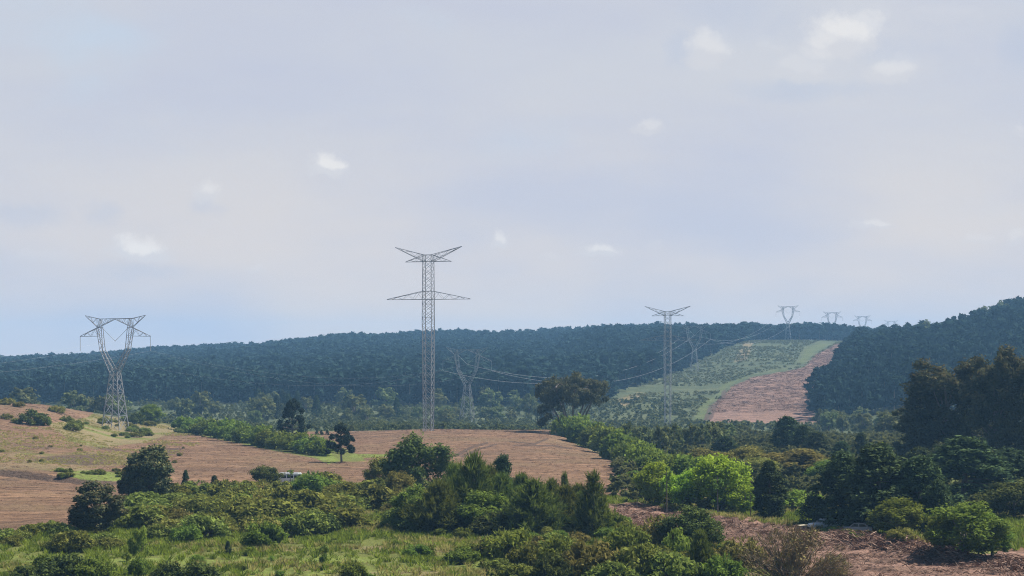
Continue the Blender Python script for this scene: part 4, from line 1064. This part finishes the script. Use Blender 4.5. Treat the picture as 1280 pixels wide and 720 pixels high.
many('green_bush', 20, 150, 510, 616, 680, 1.4, 2.8, 'fresh green bush packed in the thicket left of the pines', 'green bushes of the left thicket', 0, (.9, 1.3), inp)
many('scrub', 26, 0, 150, 664, 690, .9, 2.0, 'low bush along the lower edge of the brown left field', 'bushes along the lower field edge', 0, (.9, 1.5))
many('green_bush', 34, 480, 800, 655, 712, .9, 2.2, 'leafy low bush in the grass around the pines', 'low bushes around the pines', 0, (.9, 1.4))
many('olive', 26, 640, 930, 672, 726, 1.2, 2.6, 'olive bush in the thicket at the bottom below the pines', 'bushes of the bottom thicket', 0, (1.0, 1.4))
many('scrub', 26, 600, 930, 672, 728, 1.2, 2.6, 'dark olive bush in the thicket at the bottom below the pines', 'darker bushes of the bottom thicket', 0, (1.0, 1.4))
many('green_bush', 14, 0, 520, 708, 728, .5, 1.1, 'low leafy plant along the bottom edge of the meadow', 'low plants along the bottom edge', 0, (.9, 1.4))
many('lime_bush', 18, 60, 640, 640, 710, .5, 1.3, 'small bright green sprout in the meadow', 'bright sprouts in the meadow', 0, (.7, 1.1))

# ------------------------------------------------------------------ meadow grass, weeds and felled brushwood (uncountable)
def tuft(seed, leafy=False):
    p = Plant(seed); r = p.r; n = 16
    a = r.uniform(0, 6.283, n); q = r.uniform(0, .45, n)
    pos = np.stack([np.cos(a) * q, np.sin(a) * q, np.zeros(n)], 1); dr = np.stack([np.cos(a) * .5, np.sin(a) * .5, np.ones(n)], 1)
    p.needles(pos, dr, 1, 1.0, .16, .3, .5, .0)
    return p
tufts = [tuft(600 + i) for i in range(6)]
px, D = scatter_px(46000, -60, 1340, 186, 345)
yy = row(px, D); lf = poly_mask(LF, .5, px, yy); mf = poly_mask(MF, .5, px, yy); rd = poly_mask(RD, .5, px, yy)
X_ = (px - 640) / F * D
short = (vnoise(X_ / 7, D / 5, 33, 3) > .46) & (yy > 690)
keep = (lf < .5) & (mf < .5) & (rd < .5) & (~short | (RNG.random(len(px)) < .25)) & (vnoise(X_ / 3, D / 3, 35, 2) > .34)
px, D, X_ = px[keep], D[keep], X_[keep]
dry = vnoise(X_ / 11 + 4, D / 9, 41, 3) + RNG.normal(0, .09, len(px)) > .565
for sel, nm, lb, tp in ((~dry, 'meadow_grass', 'rough green grass tufts over the foreground meadow', 0.0), (dry, 'dry_grass', 'dry straw coloured grass tufts scattered in the meadow', 1.0)):
    for p in tufts: p.tip = [np.full(len(x), tp) * p.r.uniform(.35, .9, len(x)) for x in p.tip]
    if nm == 'dry_grass':
        for p in tufts: p.tip = [p.r.uniform(.3, 1, len(x)) for x in p.tip]
    stuff_plants(nm, tufts, px[sel], D[sel], RNG.uniform(.3, 1.0, sel.sum()), 'grass', lb, 'grass', 1.0, .05, False)
px, D = scatter_px(16000, -60, 300, 345, 700)
yy = row(px, D); X_ = (px - 640) / F * D
k = (poly_mask(LF, 1, px, yy) < .5) | (poly_mask([(-600, 600), (0, 590), (90, 592), (200, 580), (250, 556), (240, 540), (180, 530), (60, 535), (-600, 520)], 2, px, yy) > .5)
k &= (vnoise(X_ / 14, D / 18, 45, 3) > .54)
for p in tufts: p.tip = [p.r.uniform(.45, 1, len(x)) for x in p.tip]
stuff_plants('hill_grass', tufts, px[k], D[k], RNG.uniform(.2, .5, k.sum()), 'grass', 'dry tussocky grass over the left hillside', 'grass', 1.5, .05, False)
# weeds: leafy low cover in the thickets
wd = [g_forest(620 + i, n=12, per=9, size=.26, R_=.5, low=.1) for i in range(4)]
px, D = scatter_px(3600, -40, 960, 190, 345)
yy = row(px, D)
k = ((poly_mask(TH, 8, px, yy) > .3) | ((px > 600) & (px < 930) & (yy > 660))) & (poly_mask(RD, 1, px, yy) < .5) & (poly_mask(LF, 1, px, yy) < .5) & (poly_mask(MF, 1, px, yy) < .5)
stuff_plants('undergrowth', wd, px[k], D[k], RNG.uniform(.4, 1.1, k.sum()), 'scrub', 'leafy undergrowth between the foreground bushes', 'undergrowth', 1.1, .1, False)
# felled branches and stalks
def sticks(seed, n=14, ln=.9, wdt=.09):
    p = Plant(seed); r = p.r; a = r.uniform(0, 6.283, n)
    pos = np.stack([r.normal(0, .5, n), r.normal(0, .5, n), np.abs(r.normal(0, .25, n))], 1)
    p.needles(pos, np.stack([np.cos(a), np.sin(a), r.uniform(-.1, .6, n)], 1), 1, ln, wdt, .2, .45, .5)
    p.V.append(np.array([[0, 0, 1.]] * 4)); p.Fc.append(np.array([[0, 1, 2, 3]]) + p.N); p.N += 4; p.tint.append(np.zeros(1)); p.tip.append(np.zeros(1))
    return p
stk = [sticks(640 + i) for i in range(5)]
px, D = scatter_px(16000, 740, 1330, 188, 300)
yy = row(px, D); X_ = (px - 640) / F * D
wind = np.exp(-((yy - np.interp(px, [850, 1060, 1130, 1200, 1280], [650, 676, 684, 697, 712])) / 8) ** 2)
k = (poly_mask(RD, 2, px, yy) > .5) & (poly_mask([(1215, 684), (1900, 676), (1900, 698), (1200, 700)], 3, px, yy) < .5) & (RNG.random(len(px)) < .25 + .75 * wind)
stuff_plants('felled_brushwood', stk, px[k], D[k], (RNG.uniform(.35, .8, len(px)) + wind * .8 * (px > 1040))[k], 'slash', 'brown heaps of felled branches on the bare ground at right', 'brushwood', 1.1, .05, False)
px, D = scatter_px(17000, -60, 820, 255, 640)
yy = row(px, D); k = (np.maximum(poly_mask(LF, 1, px, yy), poly_mask(MF, 1, px, yy)) > .5); k &= RNG.random(len(px)) < .8
stuff_plants('crop_litter', stk, px[k], D[k], RNG.uniform(.16, .36, k.sum()), 'slash', 'pale stalks and trash lying over the brown fields', 'litter', 2.0, .1, False)
px, D = scatter_px(9000, 880, 1060, 1000, 1800)
yy = row(px, D); k = poly_mask(CF, 1, px, yy) > .5
stuff_plants('hillside_brushwood', stk, px[k], D[k], RNG.uniform(.6, 1.5, k.sum()), 'slash', 'reddish brushwood on the felled strip up the hill', 'brushwood', 1.6, .1, False)

# ------------------------------------------------------------------ vehicles and hut
WHITE = plain('white_paint', (.78, .79, .78), .35, 0, .06, 1.5)
CREAM = plain('cream_paint', (.42, .36, .25), .7, 0, .1, 2)
SILVER = plain('silver_paint', (.35, .37, .40), .3, .3, .05, 2)
DGLASS = plain('dark_glass', (.03, .035, .04), .12, 0, .1, 1)
RUBBER = plain('tyre_rubber', (.03, .03, .03), .9, 0, .2, 6)
RIMM = plain('wheel_rim', (.45, .45, .46), .4, .6, .1, 4)
LAMP = plain('lamp_glass', (.75, .74, .70), .15, 0, .05, 1)
RED = plain('red_lens', (.35, .03, .02), .2, 0, .05, 1)
ROOFM = plain('tin_roof', (.50, .48, .44), .5, .3, .2, 3)
def extrude_profile(name, prof, y0, y1, mat, parent, bev=.06):
    bm = bmesh.new()
    vs = [bm.verts.new((x, y0, z)) for x, z in prof]; f = bm.faces.new(vs)
    r_ = bmesh.ops.extrude_face_region(bm, geom=[f]); bmesh.ops.translate(bm, verts=[v for v in r_['geom'] if isinstance(v, bmesh.types.BMVert)], vec=(0, y1 - y0, 0))
    bmesh.ops.recalc_face_normals(bm, faces=bm.faces)
    if bev: bmesh.ops.bevel(bm, geom=list(bm.edges), offset=bev, segments=2, affect='EDGES')
    me = bpy.data.meshes.new(name); bm.to_mesh(me); bm.free(); me.materials.append(mat)
    return link(name, me, parent)
def box(name, x0, x1, y0, y1, z0, z1, mat, parent, bev=.01): return extrude_profile(name, [(x0, z0), (x1, z0), (x1, z1), (x0, z1)], y0, y1, mat, parent, bev)
def wheel(parent, x, y, r, s):
    def cyl(name, rad, w_, mat, par):
        bm = bmesh.new(); bmesh.ops.create_cone(bm, cap_ends=True, segments=20, radius1=rad, radius2=rad, depth=w_, matrix=Matrix.Translation((x, y, r)) @ Matrix.Rotation(R(90), 4, 'X'))
        bmesh.ops.bevel(bm, geom=list(bm.edges), offset=.02, segments=1, affect='EDGES'); me = bpy.data.meshes.new(name); bm.to_mesh(me); bm.free(); me.materials.append(mat); return link(name, me, par)
    t_ = cyl('wheel', r, .22, RUBBER, parent)
    def rimc():
        bm = bmesh.new(); bmesh.ops.create_cone(bm, cap_ends=True, segments=16, radius1=r * .6, radius2=r * .5, depth=.06, matrix=Matrix.Translation((x, y + s * .12, r)) @ Matrix.Rotation(R(-90 * s), 4, 'X'))
        me = bpy.data.meshes.new('rim'); bm.to_mesh(me); bm.free(); me.materials.append(RIMM); return link('rim', me, t_)
    rimc()
def van(px, D, rz, label):
    v = empty('parked_van', at(px, D), rz); tag(v, label, 'van')
    extrude_profile('body', [(-3.1, .45), (3.0, .45), (3.1, 1.1), (2.75, 1.35), (2.25, 2.35), (1.9, 2.6), (-3.0, 2.6), (-3.1, 2.4)], -.98, .98, WHITE, v, .08)
    box('windscreen', 2.30, 2.62, -.8, .8, 1.5, 2.15, DGLASS, v, .03).rotation_euler = (0, R(0), 0)
    for s in (-1, 1):
        for x0, x1 in ((-2.8, -1.5), (-1.35, -.1), (.05, 1.1), (1.25, 1.95)):
            box('window', x0, x1, s * .975 - .012, s * .975 + .012, 1.5, 2.15, DGLASS, v, .01)
        box('door_handle', 1.0, 1.15, s * .985 - .02, s * .985 + .02, 1.25, 1.3, RIMM, v, .005)
        box('headlight', 2.98, 3.1, s * .72 - .15, s * .72 + .15, .82, 1.04, LAMP, v, .02)
        box('tail_light', -3.13, -3.08, s * .85 - .07, s * .85 + .07, 1.1, 1.5, RED, v, .01)
        wheel(v, -2.0, s * .92, .36, s); wheel(v, 2.05, s * .92, .36, s)
    box('bumper', 2.95, 3.2, -.95, .95, .42, .65, RUBBER, v, .03)
    box('roof_rack', -2.4, 1.2, -.7, .7, 2.63, 2.72, RIMM, v, .02)
    return v
vn = van(358, 345, R(188), 'white van parked behind bushes at the edge of the brown field'); vn.scale = (.9, .9, .8)
def car(px, D, rz, mat, label):
    v = empty('parked_car', at(px, D), rz); tag(v, label, 'car')
    extrude_profile('body', [(-2.1, .35), (2.1, .35), (2.15, .7), (1.9, .88), (.95, .95), (-1.7, .98), (-2.1, .92)], -.85, .85, mat, v, .07)
    extrude_profile('cabin', [(-1.65, .96), (.95, .93), (.3, 1.45), (-1.2, 1.47)], -.74, .74, mat, v, .06)
    extrude_profile('windscreen', [(.42, 1.36), (.93, .99), (.99, .99), (.48, 1.38)], -.64, .64, DGLASS, v, .01)
    for s in (-1, 1):
        extrude_profile('window', [(-1.4, 1.02), (-.4, 1.02), (-.4, 1.38), (-1.12, 1.38)], s * .745 - .012, s * .745 + .012, DGLASS, v, 0)
        extrude_profile('window', [(-.3, 1.02), (.72, 1.02), (.26, 1.38), (-.3, 1.38)], s * .745 - .012, s * .745 + .012, DGLASS, v, 0)
        box('headlight', 2.05, 2.17, s * .6 - .16, s * .6 + .16, .62, .76, LAMP, v, .02)
        box('tail_light', -2.15, -2.06, s * .66 - .12, s * .66 + .12, .68, .84, RED, v, .02)
        wheel(v, -1.3, s * .78, .31, s); wheel(v, 1.32, s * .78, .31, s)
    return v
car(1030, 259, R(200), WHITE, 'white car parked in deep shade under the dark cypresses')
car(1070, 252, R(170), SILVER, 'pale grey car in deep shade right of the white one')
h = empty('low_shed', at(1003, 258), R(15)); tag(h, 'low cream shed with flat roof just showing behind the twiggy bush', 'shed')
h.scale = (.42, .42, .45)
box('wall', -1.1, 1.1, -1.0, 1.0, -.1, 1.25, CREAM, h, .02)
extrude_profile('roof', [(-1.3, 1.253), (1.3, 1.4), (1.3, 1.48), (-1.3, 1.333)], -1.2, 1.2, CREAM, h, .01)
box('door', -.4, .35, -1.03, -1.003, -.05, 1.1, BARK, h, .01)
box('window', .5, .95, -1.03, -1.003, 0.6, 1.0, DGLASS, h, .01)

# ------------------------------------------------------------------ haze: one closed box of air round everything
bm = bmesh.new(); bmesh.ops.create_cube(bm, size=1)
me = bpy.data.meshes.new('haze'); bm.to_mesh(me); bm.free()
lo, hi = float(ZG.min()) - 1.5, 96.0
hz = link('haze', me); hz.scale = (5600, 4700, hi - lo); hz.location = (0, 2280, (hi + lo) / 2)
hm, t, out = material('haze_air')
pv = t.new('ShaderNodeVolumePrincipled'); pv.inputs['Color'].default_value = HAZE_COLOR; pv.inputs['Density'].default_value = HAZE_DENSITY
pv.inputs['Anisotropy'].default_value = 0.0
t.l.new(pv.outputs[0], out.inputs['Volume']); me.materials.append(hm)
tag(hz, kind='stuff')
